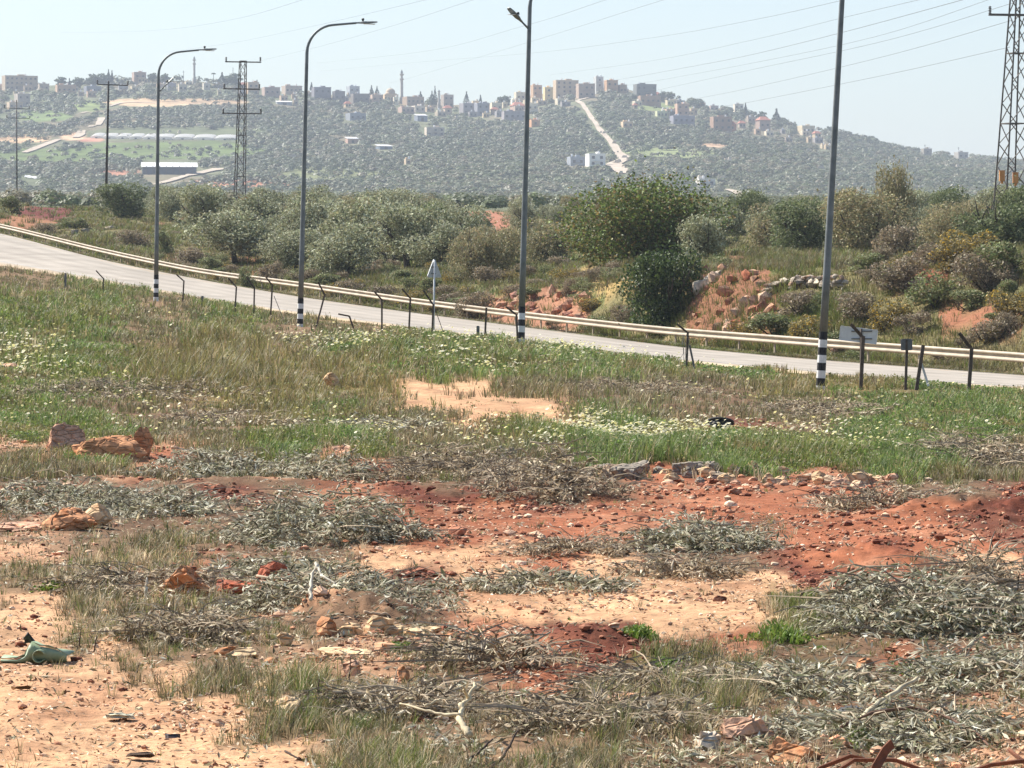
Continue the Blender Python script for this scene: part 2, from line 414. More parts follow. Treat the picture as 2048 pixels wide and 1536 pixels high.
def ground_z(px, d, fine=True):
    px = np.asarray(px, float).ravel(); d = np.asarray(d, float).ravel()
    z = smooth_z(px, d)
    X = X_of(px, d)
    for bx, by, sx, sy, h in BUMPS:
        q = ((X - bx) / sx) ** 2 + ((d - by) / sy) ** 2
        m = q < 6
        if m.any():
            lump = 1 + 1.1 * fbm(X[m] * 4.5, d[m] * 3.2, 5, 4)
            z[m] += h * np.exp(-q[m] * 1.1) * lump
    dn = gdepth(I_NEAR, px); df = gdepth(I_RAIL, px)
    road = np.clip(np.minimum(np.abs(d - dn), np.abs(d - df)) / 4.0, 0, 1); road[(d > dn) & (d < df)] = 0
    z += road * (0.10 * fbm(X / 2.2, d / 2.6, 31, 3) * np.clip(d / 60, 0.35, 1.5) + np.where(d > df, 0.35, 0) * fbm(X / 3.1, d / 5.0, 77, 4))
    if fine:
        m = (d < 110) & (d < dn)
        a = np.clip(1.4 - d[m] / 60, 0.25, 1)
        z[m] += a * (0.03 * fbm(X[m] / .40, d[m] / .55, 41, 3) + (.022 + .03 * np.clip(fbm(X[m] / .8, d[m] / 1.2, 47, 2) + .15, 0, 1)) * np.abs(fbm(X[m] / .10, d[m] / .17, 51, 3)))
    return z

def ground_at(px, d):
    return float(ground_z([px], [d], False)[0])

def hit(px, row, d0=8.0, d1=3150.0):
    """depth where the line of sight through a photo point meets the smooth ground"""
    ds = np.exp(np.linspace(math.log(d0), math.log(d1), 900))
    r = row_of(smooth_z(np.full(900, px), ds), ds)
    k = np.where(r <= row)[0]
    return float(ds[k[0]]) if len(k) else float(d1)

def pt(px, row, d): return np.array([X_of(px, d), d, (Y0 - row) * d / F + H0])

# ------------------------------------------------------------------ the ground sheet
SOILC = {'g': srgb(92, 84, 52), 'y': srgb(120, 102, 66), 'b': srgb(124, 100, 76), 'w': srgb(94, 86, 56), 'r': srgb(142, 88, 62), 'd': srgb(100, 56, 42), 't': srgb(186, 147, 112), 'L': srgb(110, 86, 66), 's': srgb(170, 132, 102)}
SOILA = np.array([SOILC[c] for c in CLS])

def soil_colour(px, d, z):
    row = row_of(z, d)
    W = cover(px, row)
    C = np.einsum('kn,kc->nc', W, SOILA)
    # the soils mix in streaks: pale dust over red earth, red crumbs over pale
    Xs = X_of(px, d); mixn = np.clip(.5 + 1.1 * fbm(Xs * 2.1, d * 1.3, 62, 5), 0, 1)[:, None]
    pale = np.array(srgb(184, 142, 112)); redc = np.array(srgb(138, 82, 58))
    rw = (W[4] + .6 * W[5])[:, None]; tw_ = (W[6] + W[8])[:, None]
    C = C + rw * .30 * np.clip(mixn - .5, 0, 1) * 2 * (pale - C) + tw_ * .4 * np.clip(.42 - mixn, 0, 1) * 2 * (redc - C)
    C *= (1 + 0.35 * fbm(Xs * 1.7, d * .9, 61, 4))[:, None]
    # beyond the road: verge, red bank, ochre turf
    dn = gdepth(I_NEAR, px); df = gdepth(I_RAIL, px)
    X = X_of(px, d)
    far = d > dn - 1.5
    n = fbm(X / 4, d / 7, 71, 4)
    C2 = np.where(n[:, None] > 0.34, np.array(srgb(128, 92, 70)), np.where(n[:, None] > -0.22, np.array(srgb(112, 104, 70)), np.array(srgb(92, 98, 56))))
    verge = (d > dn - 6) & (d < df + 3)
    C2 = np.where(verge[:, None], np.array(srgb(150, 130, 100)) * (1 + .4 * n[:, None]), C2)
    bank = (px > 1370) & (px < 1560) & (d > df + 3) & (d < df + 22)
    C2 = np.where(bank[:, None] & (n[:, None] > -0.35), np.array(srgb(126, 88, 66)) * (1 + .6 * vnoise(X * 1.5, d * 1.2, 9))[:, None], C2)
    heap = (px > 960) & (px < 1180) & (d > df + 2) & (d < df + 16)
    C2 = np.where(heap[:, None], np.array(srgb(150, 108, 84)), C2)
    for qx, qr, qw, qh, c in [(85, 428, 60, 18, (104, 58, 52)), (40, 448, 70, 14, (146, 104, 78)), (735, 412, 60, 14, (158, 112, 86)), (965, 448, 60, 28, (156, 108, 86)), (1840, 560, 60, 30, (126, 76, 56)), (1960, 640, 90, 30, (142, 96, 72)), (480, 530, 60, 20, (132, 86, 66)), (1200, 560, 80, 26, (154, 130, 84))]:
        q = ((px - qx) / qw) ** 2 + ((row - qr) / qh) ** 2 + 1.2 * n
        C2 = np.where((q < 1)[:, None], np.array(srgb(*c)), C2)
    return np.where(far[:, None], C2, C)

def grid_mesh(name, cols, deps, mat, zfun, cfun, kind="structure", smooth=True):
    PX, D = np.meshgrid(cols, deps)
    px = PX.ravel(); d = D.ravel()
    z = zfun(px, d)
    V = np.stack([X_of(px, d), d, z], 1)
    n = len(cols); i = np.arange(len(deps) - 1)[:, None] * n; j = np.arange(n - 1)[None, :]
    Fq = np.stack([i + j, i + j + 1, i + n + j + 1, i + n + j], -1).reshape(-1, 4)
    mb = MB(); mb.add(V, Fq, cfun(px, d, z))
    o = mb.build(name, mat, smooth=smooth)
    o["kind"] = kind
    return o

cols_near = np.concatenate([np.linspace(-2600, -1120, 20), np.arange(-1100, -110, 14.0), np.arange(-100, 2150, 6.0), np.arange(2160, 3160, 14.0), np.linspace(3180, 4650, 20)])
deps_near = np.concatenate([np.linspace(3, 11.5, 12), np.arange(12, 50, .075), np.arange(50, 130, .3), np.arange(130, 482, 2.4)])
grid_mesh("ground", cols_near, deps_near, M['soil'], ground_z, soil_colour)

HILLC = [srgb(104, 106, 80), srgb(116, 108, 86), srgb(98, 104, 76)]
FIELDS = [(330, 300, 210, 18, (98, 112, 66)), (110, 310, 130, 14, (96, 110, 64)), (90, 232, 60, 12, (112, 128, 78)), (480, 366, 110, 9, (168, 118, 92)), (230, 344, 50, 7, (170, 122, 98)), (300, 205, 90, 8, (192, 164, 130)), (45, 278, 60, 8, (196, 164, 128)),
          (1330, 215, 60, 8, (124, 134, 84)), (1350, 305, 90, 10, (128, 136, 92)), (660, 345, 110, 14, (112, 116, 80)), (175, 212, 30, 12, (120, 132, 80)), (420, 203, 80, 6, (176, 150, 120)), (1430, 290, 25, 5, (206, 172, 140)), (145, 272, 30, 8, (204, 170, 138)), (180, 280, 22, 4, (186, 132, 110))]
def hill_colour(px, d, z):
    X = X_of(px, d); n = fbm(X / 60, d / 110, 91, 4)
    C = np.where(n[:, None] > .15, np.array(HILLC[1]), np.where(n[:, None] < -.2, np.array(HILLC[2]), np.array(HILLC[0])))
    row = row_of(z, d)
    for fx, fr, fw, fh, c in FIELDS:
        q = ((px - fx) / fw) ** 2 + ((row - fr) / fh) ** 2 + .5 * n
        C = np.where((q < 1)[:, None], np.array(srgb(*c)), C)
    return C * (1 + .25 * vnoise(X / 9, d / 18, 8))[:, None]
def hill_z(px, d):
    z = smooth_z(px, d); X = X_of(px, d)
    a = np.clip((d - 500) / 800, 0, 1)
    return z + a * (1.6 * fbm(X / 70, d / 120, 19, 4))
cols_far = np.concatenate([np.linspace(-1500, -120, 24), np.arange(-100, 2160, 12.0), np.linspace(2180, 3600, 24)])
deps_far = np.concatenate([np.arange(478, 1700, 25.0), np.arange(1700, 3300, 10.0), np.linspace(3310, 9000, 30)])
grid_mesh("hillside", cols_far, deps_far, M['hill_soil'], hill_z, hill_colour)
def hill_hit(px, row):
    ds = np.linspace(900, 3090, 1100); rr = row_of(hill_z(np.full(1100, float(px)), ds), ds)
    k = np.where(rr <= row)[0]
    return float(ds[k[0]]) if len(k) else 3090.0

# road: a sheet between its two edges, 5 cm above the graded bed, with a turned-down edge; tyre-polished bands and gritty margins
pr = np.arange(-700, 2700, 8.0); K = 40
mb = MB(); rows_ = []; cc = []
for i, t in enumerate(np.concatenate([[-0.004], np.linspace(0, 1, K), [1.004]])):
    d = gdepth(I_NEAR, pr) * (1 - t) + gdepth(I_FAR, pr) * t
    z = smooth_z(pr, d) + (0.05 if 0 < i < K + 1 else -0.06)
    rows_.append(np.stack([X_of(pr, d), d, z], 1))
    w = 1 - .13 * sum(math.exp(-((t - q) / .045) ** 2) for q in (.22, .40, .60, .79))
    w = w * (1 + .16 * fbm(pr / 60, np.full(len(pr), t * 9), 14, 3))
    grit = np.clip((abs(t - .5) - .40 + .06 * fbm(pr / 25, np.full(len(pr), t * 3), 18, 3)) / .07, 0, 1)[:, None]
    cc.append(w[:, None] * (np.ones((len(pr), 3)) * (1 - grit) + np.array([1.18, 1.05, .86]) * grit))
V = np.concatenate(rows_); n = len(pr)
i = np.arange(K + 1)[:, None] * n; j = np.arange(n - 1)[None, :]
mb.add(V, np.stack([i + j, i + j + 1, i + n + j + 1, i + n + j], -1).reshape(-1, 4), np.concatenate(cc))
road = mb.build("road", M['asphalt'], smooth=True); road["kind"] = "structure"
# worn edge line on the far side and faded one on the near side
for nm, t0, t1 in (("edge_line", 0.955, 0.975), ("edge_line", 0.10, 0.116)):
    mb = MB(); prs = np.arange(-600, 2600, 10.0); a = []
    for t in (t0, t1):
        d = gdepth(I_NEAR, prs) * (1 - t) + gdepth(I_FAR, prs) * t
        a.append(np.stack([X_of(prs, d), d, smooth_z(prs, d) + 0.056], 1))
    V = np.concatenate(a); n = len(prs); j = np.arange(n - 1)
    mb.add(V, np.stack([j, j + 1, n + j + 1, n + j], -1))
    M.setdefault('faded', noise_mat("faded_line", (0.30, 0.29, 0.27), (0.46, 0.44, 0.40), 0.6, 0.8))
    o = mb.build("road_edge_line", M['faded']); o["kind"] = "structure"

# dirt tracks draped on the hill
def drape(name, pts, widths, mat, lift=0.6):
    P = []
    for (px, row), w in zip(pts, widths):
        d = hill_hit(px, row); P.append((X_of(px, d), d, w))
    P = np.array(P); seg = []
    for a, b in zip(P[:-1], P[1:]):
        m = max(2, int(np.hypot(*(b - a)[:2]) / 8))
        seg += [a + (b - a) * t for t in np.arange(m) / m]
    seg.append(P[-1]); S = np.array(seg)
    k = 3; ker = np.ones(k) / k
    for c in range(3): S[:, c] = np.convolve(np.pad(S[:, c], k // 2, mode='edge'), ker, mode='valid')
    T = np.gradient(S[:, :2], axis=0); T /= np.linalg.norm(T, axis=1)[:, None] + 1e-9
    N = np.stack([-T[:, 1], T[:, 0]], 1)
    wob = 1 + .5 * fbm(np.arange(len(S)) / 6., np.zeros(len(S)), 3, 3)
    mb = MB(); V = []
    for s_ in (-.5, -.17, .17, .5):
        xy = S[:, :2] + N * (S[:, 2] * wob * s_)[:, None]
        V.append(np.stack([xy[:, 0], xy[:, 1], hill_z(px_of(xy[:, 0], xy[:, 1]), xy[:, 1]) + lift], 1))
    n = len(S); i = np.arange(3)[:, None] * n; j = np.arange(n - 1)[None, :]
    mb.add(np.concatenate(V), np.stack([i + j, i + j + 1, i + n + j + 1, i + n + j], -1).reshape(-1, 4))
    o = mb.build(name, mat); o["kind"] = "structure"
    return o
TRACKS = [
    ([(1192, 193), (1172, 198), (1152, 202), (1164, 208), (1172, 220), (1184, 238), (1196, 256), (1214, 276), (1228, 292), (1236, 306), (1256, 318), (1226, 330), (1240, 341), (1250, 349)], [3.5, 3.5, 4.5, 5, 3.5, 4, 3.5, 4.5, 5, 6, 8, 9, 8, 5]),
    ([(46, 307), (70, 298), (95, 289), (120, 279)], [5, 7, 7, 6]),
    ([(308, 371), (350, 360), (385, 350), (425, 342), (445, 338)], [5, 6, 6, 7, 12]),
    ([(218, 214), (240, 206), (275, 205), (318, 207)], [4, 5, 5, 4]), ([(148, 277), (160, 272), (163, 262)], [7, 8, 7]), ([(178, 256), (188, 252)], [5, 6]), ([(196, 252), (205, 236)], [5, 7]), ([(160, 228), (178, 224)], [5, 5]),
    ([(1448, 380), (1470, 384), (1490, 398)], [5, 6, 5]),
]
for pts, w in TRACKS: drape("dirt_track", pts, w, M['track'])

# ------------------------------------------------------------------ road furniture
# guard rail: W-shaped beam on posts
pg = np.arange(-560, 2500, 6.0)
dg = gdepth(I_RAIL, pg); zg = smooth_z(pg, dg)
RX = X_of(pg, dg)
TG = np.stack([np.gradient(RX), np.gradient(dg)], 1); TG /= np.linalg.norm(TG, axis=1)[:, None]
NG = np.stack([-TG[:, 1], TG[:, 0]], 1)                      # which side faces the road (towards the camera)
NG *= np.sign(-NG[:, 1])[:, None]
gr = empty("guard_rail", (float(RX[0]), float(dg[0]), float(zg[0])))
gr0 = np.array(gr.location)
tag(gr, "long cream steel guard rail of one waved beam along the far road edge", "guard rail")
prof = [(0.00, .745), (.045, .755), (.085, .715), (.085, .685), (.02, .63), (.02, .58), (.085, .525), (.085, .495), (.045, .455), (0.0, .465), (-.004, .475), (.035, .475), (.07, .50), (.07, .52), (.005, .575), (.005, .635), (.07, .69), (.07, .71), (.035, .735), (-.004, .735)]
mb = MB(); m = len(prof)
V = np.concatenate([np.stack([RX + NG[:, 0] * a - gr0[0], dg + NG[:, 1] * a - gr0[1], zg + b - gr0[2]], 1) for a, b in prof])
n = len(pg); i = np.arange(m)[:, None]; j = np.arange(n - 1)[None, :]
mb.add(V, np.stack([i * n + j, i * n + j + 1, ((i + 1) % m) * n + j + 1, ((i + 1) % m) * n + j], -1).reshape(-1, 4))
mb.build("beam", M['rail_steel'], gr)
s = np.concatenate([[0], np.cumsum(np.hypot(np.diff(RX), np.diff(dg)))])
proto = None
for sp in np.arange(2, s[-1], 4.0):
    x = np.interp(sp, s, RX); y = np.interp(sp, s, dg); z = np.interp(sp, s, zg)
    px = px_of(x, y)
    if px < -200 or px > 2250: continue
    if proto is None:
        mb = MB(); mb.box((0, 0, .34), (.10, .055, .80)); mb.box((0, -.03, .60), (.09, .05, .18))
        proto = mb.build("rail_post", M['rail_steel'], gr); o = proto
    else:
        o = proto.copy(); COL.objects.link(o)
    k = int(np.argmin(np.abs(s - sp)))
    o.location = (x - gr0[0] - NG[k, 0] * .05, y - gr0[1] - NG[k, 1] * .05, z - gr0[2])
    o.rotation_euler = (0, 0, math.atan2(TG[k, 1], TG[k, 0]))

# lamp posts: striped foot, tapered shaft, swan-neck arm and flat lantern, some with a second small lantern half-way up
def stripe_rings(h0, n, ph, r):
    return [(h0 + ph * k, h0 + ph * (k + 1), k % 2) for k in range(n)]
def lamp_post(px, row, d, H, lean, label, period, arm_dir, side=None, nst=8, Hneck=None, first=0, r0=.095):
    b = pt(px, row, d)
    root = empty("lamp_post", b)
    root.rotation_euler = (0, math.atan(lean), 0)
    tag(root, label, "street lamp", "street lamps along the road")
    r = lambda h: r0 - (r0 - .052) * h / H
    top_st = period * nst / 2
    # shaft and neck in one tube
    hs = list(np.linspace(top_st, H - 1.0, 7)); pts = [(0, 0, h) for h in hs]; rad = [r(h) for h in hs]
    ax, ay = arm_dir
    for t in np.linspace(0.12, 1, 9):
        a = t * math.pi / 2 * .94
        pts.append((ax * .95 * (1 - math.cos(a)), ay * .95 * (1 - math.cos(a)), H - 1.0 + .95 * math.sin(a))); rad.append(.05 - .012 * t)
    q = pts[-1]
    pts.append((q[0] + ax * .75, q[1] + ay * .75, q[2] + .09)); rad.append(.034)
    mb = MB(); mb.tube([(0, 0, -.6)] + [(0, 0, -.0)], r0 * 1.05, 14); mb.tube(pts, rad, 14)
    mb.build("shaft", M['pole_steel'], root, True)
    for k in range(nst):
        h0, h1 = period / 2 * k, period / 2 * (k + 1)
        mb = MB(); mb.tube([(0, 0, h0 - (0.3 if k == 0 else 0)), (0, 0, h1)], [r(h0) + .006, r(h1) + .006], 16)
        mb.build("painted_band", M['black_paint'] if (k % 2 == (nst - 1) % 2) else M['white_paint'], root, False)
    # lantern: flat tapering body, with a spigot and a photocell on top
    def lantern(p, dirv, tilt, size=1.0):
        u = np.array([dirv[0], dirv[1], tilt]); u = u / np.linalg.norm(u); w = np.array([-dirv[1], dirv[0], 0])
        w = w / np.linalg.norm(w); v = np.cross(u, w)
        sec = [(0, .035, .03), (.10, .05, .035), (.22, .11, .045), (.50, .13, .04), (.66, .10, .028), (.70, .05, .02)]
        mb = MB(); V = []
        for t, hw, hh in sec:
            c = np.array(p) + u * t * size
            for sx, sz in ((-1, -.6), (1, -.6), (1, .4), (.6, 1), (-.6, 1), (-1, .4)): V.append(c + w * sx * hw * size + v * sz * hh * size * np.sign(v[2] + 1e-6))
        i = np.arange(len(sec) - 1)[:, None] * 6; j = np.arange(6)[None, :]; j2 = (j + 1) % 6
        mb.add(V, [np.stack([i + j, i + j2, i + 6 + j2, i + 6 + j], -1).reshape(-1, 4), np.arange(6)[::-1][None], (np.arange(6) + 30)[None]])
        L = mb.build("lantern", M['pole_steel'], root)
        mb = MB(); c = np.array(p) + u * .22 * size; mb.lathe([(0.001, 0), (.03, 0), (.03, .05), (.045, .06), (.045, .10), (.03, .12), (0.001, .12)], 10, c + np.array([0, 0, .03]))
        mb.build("photocell", M['dark_plastic'], L)
        mb = MB(); c = np.array(p) + u * .44 * size - np.array([0, 0, .05 * size]); mb.box(c, (.36 * size, .16 * size, .02), math.atan2(dirv[1], dirv[0]))
        mb.build("lens", M['pale_sign'], L)
    lantern(pts[-1], arm_dir, .08)
    if side:
        h, dv, tl, sl = side
        dv = np.array(dv); p0 = np.array((0, 0, h)); p1 = p0 + np.array([dv[0], dv[1], tl]) * sl
        mb = MB(); mb.tube([p0, (p0 + p1) / 2, p1], [.03, .028, .026], 8); mb.build("side_arm", M['pole_steel'], root, True)
        lantern(p1, dv, tl, .85)
    return root
armd = (.95, .31)
lamp_post(1640, 787, 88, 10.0, .056, "tallest striped lamp post, cut off by the top edge, beside the white sign board", .339, armd, None, 8)
lamp_post(1042, 690, 109, 10.2, .026, "striped lamp post with a small lantern on its left side near the top", .349, armd, (8.6, (-.8, -.6), .75, .25), 6)
lamp_post(600, 658, 131, 10.05, .025, "striped lamp post with full swan neck, between the lattice pylon and the triangle sign", .333, (.98, .2), None, 6)
lamp_post(312, 603, 159, 10.0, .011, "smallest striped lamp post, with a short slanted arm half way up", .353, (.98, .2), (8.3, (.85, .2), .9, .25), 6)

# angle-iron fence posts with bent tops
def fence_post(base, knee, tip, d, label, steel='fence_steel', brace=None, wire=False, w=.05):
    b = pt(*base, d); k = pt(*knee, d)
    root = empty("fence_post", b)
    tag(root, label, "fence post", "bent steel fence posts along the near side of the road")
    mb = MB(); down = b + (b - k) * .25
    def angle(a, c):
        mb.bar(np.array(a) - b, np.array(c) - b, w, .012); 
        t = np.array([-w / 2, .03, 0]); mb.bar(np.array(a) - b + t, np.array(c) - b + t, .012, w)
    angle(down, k)
    if tip is not None: angle(k - np.array([0, 0, .005]), pt(*tip, d))
    mb.build("post", M[steel], root)
    if brace:
        mb = MB(); (p, q, mt) = brace; mb.bar(pt(*p, d + .1) - b, pt(*q, d + .1) - b, .05, .02); mb.build("brace", M[mt], root)
    if wire:
        mb = MB(); rr = np.random.default_rng(3)
        for s_ in range(4):
            a = k - b + np.array([-.05 - .03 * s_, -.05, -.06]); P = [a]
            for q in range(7): P.append(P[-1] + np.array([rr.normal(0, .03), rr.normal(0, .02), -.12]))
            mb.tube(P, .006, 4)
        mb.build("wire_strand", M['fence_grey'], root)
    return root
fence_post((206, 612), (207, 556), (193, 541), 165, "bent fence post furthest left, standing alone against the road")
fence_post((365, 615), (368, 561), (354, 549), 150, "bent fence post just right of the smallest lamp post")
fence_post((470, 626), (473, 573), (458, 556), 143, "bent fence post, leftmost of the three close together by the second lamp post")
fence_post((508, 624), (509, 575), (494, 554), 142, "bent fence post, middle of the three close together")
fence_post((541, 638), (545, 569), (533, 554), 138, "bent fence post with a slanting grey brace, rightmost of the close three", brace=((548, 592), (566, 636), 'fence_grey'))
fence_post((632, 656), (650, 588), (638, 565), 128, "bent fence post leaning right, just right of a striped lamp post")
fence_post((707, 652), (700, 632), (678, 628), 125, "short broken fence post with its top bent flat to the left")
fence_post((764, 655), (764, 598), (750, 583), 124, "slim bent fence post left of the triangle sign, first of a pair")
fence_post((818, 664), (821, 595), (805, 577), 121, "bent fence post next to the triangle sign on its left")
fence_post((864, 676), (867, 608), (848, 580), 118, "bent fence post touching the triangle sign pole, with slanting brace", brace=((870, 618), (888, 668), 'fence_steel'))
fence_post((969, 700), (973, 615), None, 112, "straight fence post without a bent top, left of the middle lamp post")
fence_post((1036, 692), (1033, 628), (1013, 613), 108, "bent fence post half hidden behind the stripes of the middle lamp post")
fence_post((1373, 744), (1376, 664), (1356, 648), 100, "bent fence post with loose wire hanging from its top", wire=True, brace=((1379, 690), (1389, 737), 'fence_grey'))
fence_post((1722, 780), (1727, 672), (1705, 648), 90, "bent rusty fence post in front of the white sign board", w=.075)
fence_post((1833, 782), (1847, 690), None, 87, "leaning rusty fence post with a white brace", brace=((1840, 718), (1857, 772), 'white_paint'), w=.07)
fence_post((1938, 785), (1944, 695), (1922, 666), 85, "bent fence post furthest right", w=.07)
for px, r0, r1, d, lb in [(131, 568, 547, 172, "short stub post at the road edge, furthest left"), (405, 614, 593, 148, "short stub post between two bent fence posts"), (956, 672, 653, 113, "short grey stub post beside the straight fence post")]:
    b = pt(px, r0, d); mb = MB(); h = (r0 - r1) * d / F
    mb.box((0, 0, h / 2 - .1), (.09, .07, h + .2)); mb.box((0, 0, h + .01), (.075, .055, .02))
    o = mb.build("stub_post", M['fence_grey']); o.location = b
    tag(o, lb, "post", "short stub posts along the road")

# road signs seen from behind
b = pt(867, 668, 122)
sg = empty("triangle_sign", b); tag(sg, "grey back of a triangular warning sign on a thin pole", "road sign")
mb = MB(); hpole = (668 - 520) * 122 / F
mb.tube([(0, 0, -.3), (.03, 0, hpole)], .03, 10); mb.build("sign_pole", M['pale_sign'], sg, True)
c = np.array([.03, .035, 0]); zb = (668 - 555) * 122 / F; zt = (668 - 515) * 122 / F; hw = .30; yaw = math.radians(42)
ux = np.array([math.cos(yaw), math.sin(yaw), 0]); uy = np.array([-math.sin(yaw), math.cos(yaw), 0])
def tri_ring(y, k):
    P = []
    mid = (zb * 2 + zt) / 3
    for cx, cz in ((-hw, zb), (hw, zb), (0, zt)):
        for t in (-1, 1):
            corner = np.array([cx, cz]); nxt = {(-hw, zb): [(0, zt), (hw, zb)], (hw, zb): [(-hw, zb), (0, zt)], (0, zt): [(hw, zb), (-hw, zb)]}[(cx, cz)][0 if t < 0 else 1]
            v = corner + (np.array(nxt) - corner) * .09; v = np.array([0, mid]) + (v - np.array([0, mid])) * k
            P.append(c + ux * v[0] + uy * y + np.array([0, 0, v[1]]))
    return P
V = tri_ring(0, 1.0) + tri_ring(.03, 1.0) + tri_ring(.03, .9) + tri_ring(.012, .9)
i = np.arange(3)[:, None] * 6; j = np.arange(6)[None, :]; j2 = (j + 1) % 6
mb = MB(); mb.add(V, [np.stack([i + j, i + j2, i + 6 + j2, i + 6 + j], -1).reshape(-1, 4), np.arange(6)[::-1][None], (18 + np.arange(6))[None]])
mb.build("sign_plate", M['sign_back'], sg)
mb = MB()
for z in (zb + .12, zb + .32): mb.box(c + np.array([-.02, -.045, z]), (.16, .03, .03), yaw)
mb.build("clamp", M['fence_grey'], sg)

b = pt(1722, 770, 96)
sg = empty("sign_board", b); tag(sg, "blank pale rectangular sign board seen from behind, near the tallest lamp post", "sign")
q = F / 96.
cz = (770 - 670) / q; w = .80; h = .33; yaw = math.radians(-16)
mb = MB(); mb.tube([(0, 0, -.3), (0, 0, cz + .15)], .03, 8); mb.build("sign_pole", M['fence_steel'], sg, True)
mb = MB(); mb.box((0, 0, 0), (w * 1.12, .02, h)); 
for z in (-h / 2 - .0, h / 2): mb.box((0, .0, z), (w * 1.12, .045, .018))
for x in (-w * .56, w * .56): mb.box((x, 0, 0), (.018, .045, h - .02))
o = mb.build("board", M['pale_sign'], sg); o.location = (-.055, .06, cz); o.rotation_euler = (0, math.radians(6.5), math.radians(-14))
mb = MB()
for z in (-.09, .09): mb.box((0.02, .02, cz + z), (.5, .03, .03), math.radians(-14))
mb.build("bracket", M['fence_grey'], sg)

b = pt(1810, 780, 88)
sg = empty("plate_sign", b); tag(sg, "small dark grey sign plate on a rusty post, right of the white board", "sign")
q = F / 88.; mb = MB(); mb.bar((0, 0, -.3), (.045, 0, 1.02), .06, .03); mb.build("sign_pole", M['fence_steel'], sg)
mb = MB(); V = []
for y in (-.06, -.04):
    for a, c2 in ((-.14, -.15), (.12, -.15), (.15, -.12), (.15, .12), (.12, .15), (-.12, .15), (-.15, .12), (-.15, -.11)): V.append((.03 + a * .85, y, 1.0 + c2 * .85))
j = np.arange(8); mb.add(V, [np.stack([j, (j + 1) % 8, 8 + (j + 1) % 8, 8 + j], -1), np.arange(8)[::-1][None], (np.arange(8) + 8)[None]])
mb.build("sign_plate", M['fence_grey'], sg)
mb = MB(); mb.box((.03, -.066, 1.0), (.05, .012, .22)); mb.build("bracket", M['fence_steel'], sg)

# ------------------------------------------------------------------ electricity: lattice pylons, wooden pole, cables
def insulator(root, p, hgt=.34, r=.085):
    mb = MB(); pr = [(.001, 0)]
    for k in range(5):
        z = hgt * k / 5; pr += [(.03, z), (r, z + hgt * .05), (r * .9, z + hgt * .11), (.035, z + hgt * .14)]
    pr += [(.03, hgt), (.001, hgt)]
    mb.lathe(pr, 10, p); return mb.build("insulator", M['insulator'], root, True)
def pylon(d, c0, c1, hw0, hw1, arms, label, yaw, panels, mat, leg=.07, horiz=(), tall_ins=.34):
    """c0, c1: (px,row) of foot and top on the axis; arms: rows with half spans"""
    b = pt(*c0, d); t = pt(*c1, d) - b
    root = empty("lattice_pylon", b); tag(root, label, "pylon", "steel lattice pylons")
    H = t[2]
    def corner(k, f):
        hw = hw0 + (hw1 - hw0) * f; a = yaw + math.pi / 2 * k + math.pi / 4
        return t * f + np.array([math.cos(a), math.sin(a), 0]) * hw * 1.414
    fs = [0]
    for k in range(panels): fs.append(fs[-1] + (1.0 - .45 * k / panels))
    fs = np.array(fs) / fs[-1]
    for k in range(4):
        mb = MB(); mb.bar(corner(k, -.05), corner(k, 1), leg, leg); mb.build("leg", M[mat], root)
    mb = MB()
    for k in range(4):
        for i in range(panels):
            a, c = (k, (k + 1) % 4) if i % 2 == 0 else ((k + 1) % 4, k)
            mb.bar(corner(a, fs[i]), corner(c, fs[i + 1]), leg * .55, leg * .5)
    mb.build("bracing", M[mat], root)
    mb = MB()
    for f in list(horiz) + [1.0]:
        for k in range(4): mb.bar(corner(k, f), corner((k + 1) % 4, f), leg * .7, leg * .7)
    mb.build("cross_tie", M[mat], root)
    for (row, xl, xr) in arms:
        f = (c0[1] - row) / (c0[1] - c1[1]); p = t * f; cx = X_of(np.array([xl, xr]), d) - b[0]
        arm = MB()
        for s_ in (-1, 1):
            arm.bar((cx[0], s_ * .16, p[2] + .02), (cx[1], s_ * .16, p[2] - .02), leg * 1.1, leg * 1.2)
        for x in np.linspace(cx[0], cx[1], 7): arm.bar((x, -.16, p[2]), (x, .16, p[2]), leg * .5, leg * .5)
        A = arm.build("cross_arm", M[mat], root)
        for x in cx: insulator(A, (x + (.05 if x < p[0] else -.05), 0, p[2] + .05), tall_ins, .09)
    return root
py = pylon(310, (478, 452), (486, 122), .40, .22, [(124, 451, 522), (178, 447, 520), (227, 445, 523)], "brown lattice pylon with three short cross arms, left of the swan neck lamp post", .35, 13, 'lattice', .06, (.3, .55))
d = 310.0; b = np.array(py.location); mb = MB()
bx = pt(487, 398, d) - b; mb.box(bx + np.array([0, -.35, 0]), (.7, .35, .22)); mb.box(bx + np.array([0, -.35, .13]), (.76, .4, .03)); mb.build("equipment_box", M['orange_box'], py)
py = pylon(200, (2020, 420), (2041, -120), .60, .20, [(30, 1978, 2100), (-60, 1985, 2098)], "large dark lattice pylon at the right edge, carrying orange boxes", .42, 15, 'lattice', .075, (.32, .58), .40)
b = np.array(py.location)
for px, row in ((2004, 352), (2031, 356)):
    c = pt(px, row, 199.2) - b; mb = MB(); mb.box(c, (.26, .26, .50)); mb.box(c + np.array([0, 0, .265]), (.30, .30, .03)); mb.box(c + np.array([0, 0, -.32]), (.12, .12, .14))
    mb.build("equipment_box", M['orange_box'], py)
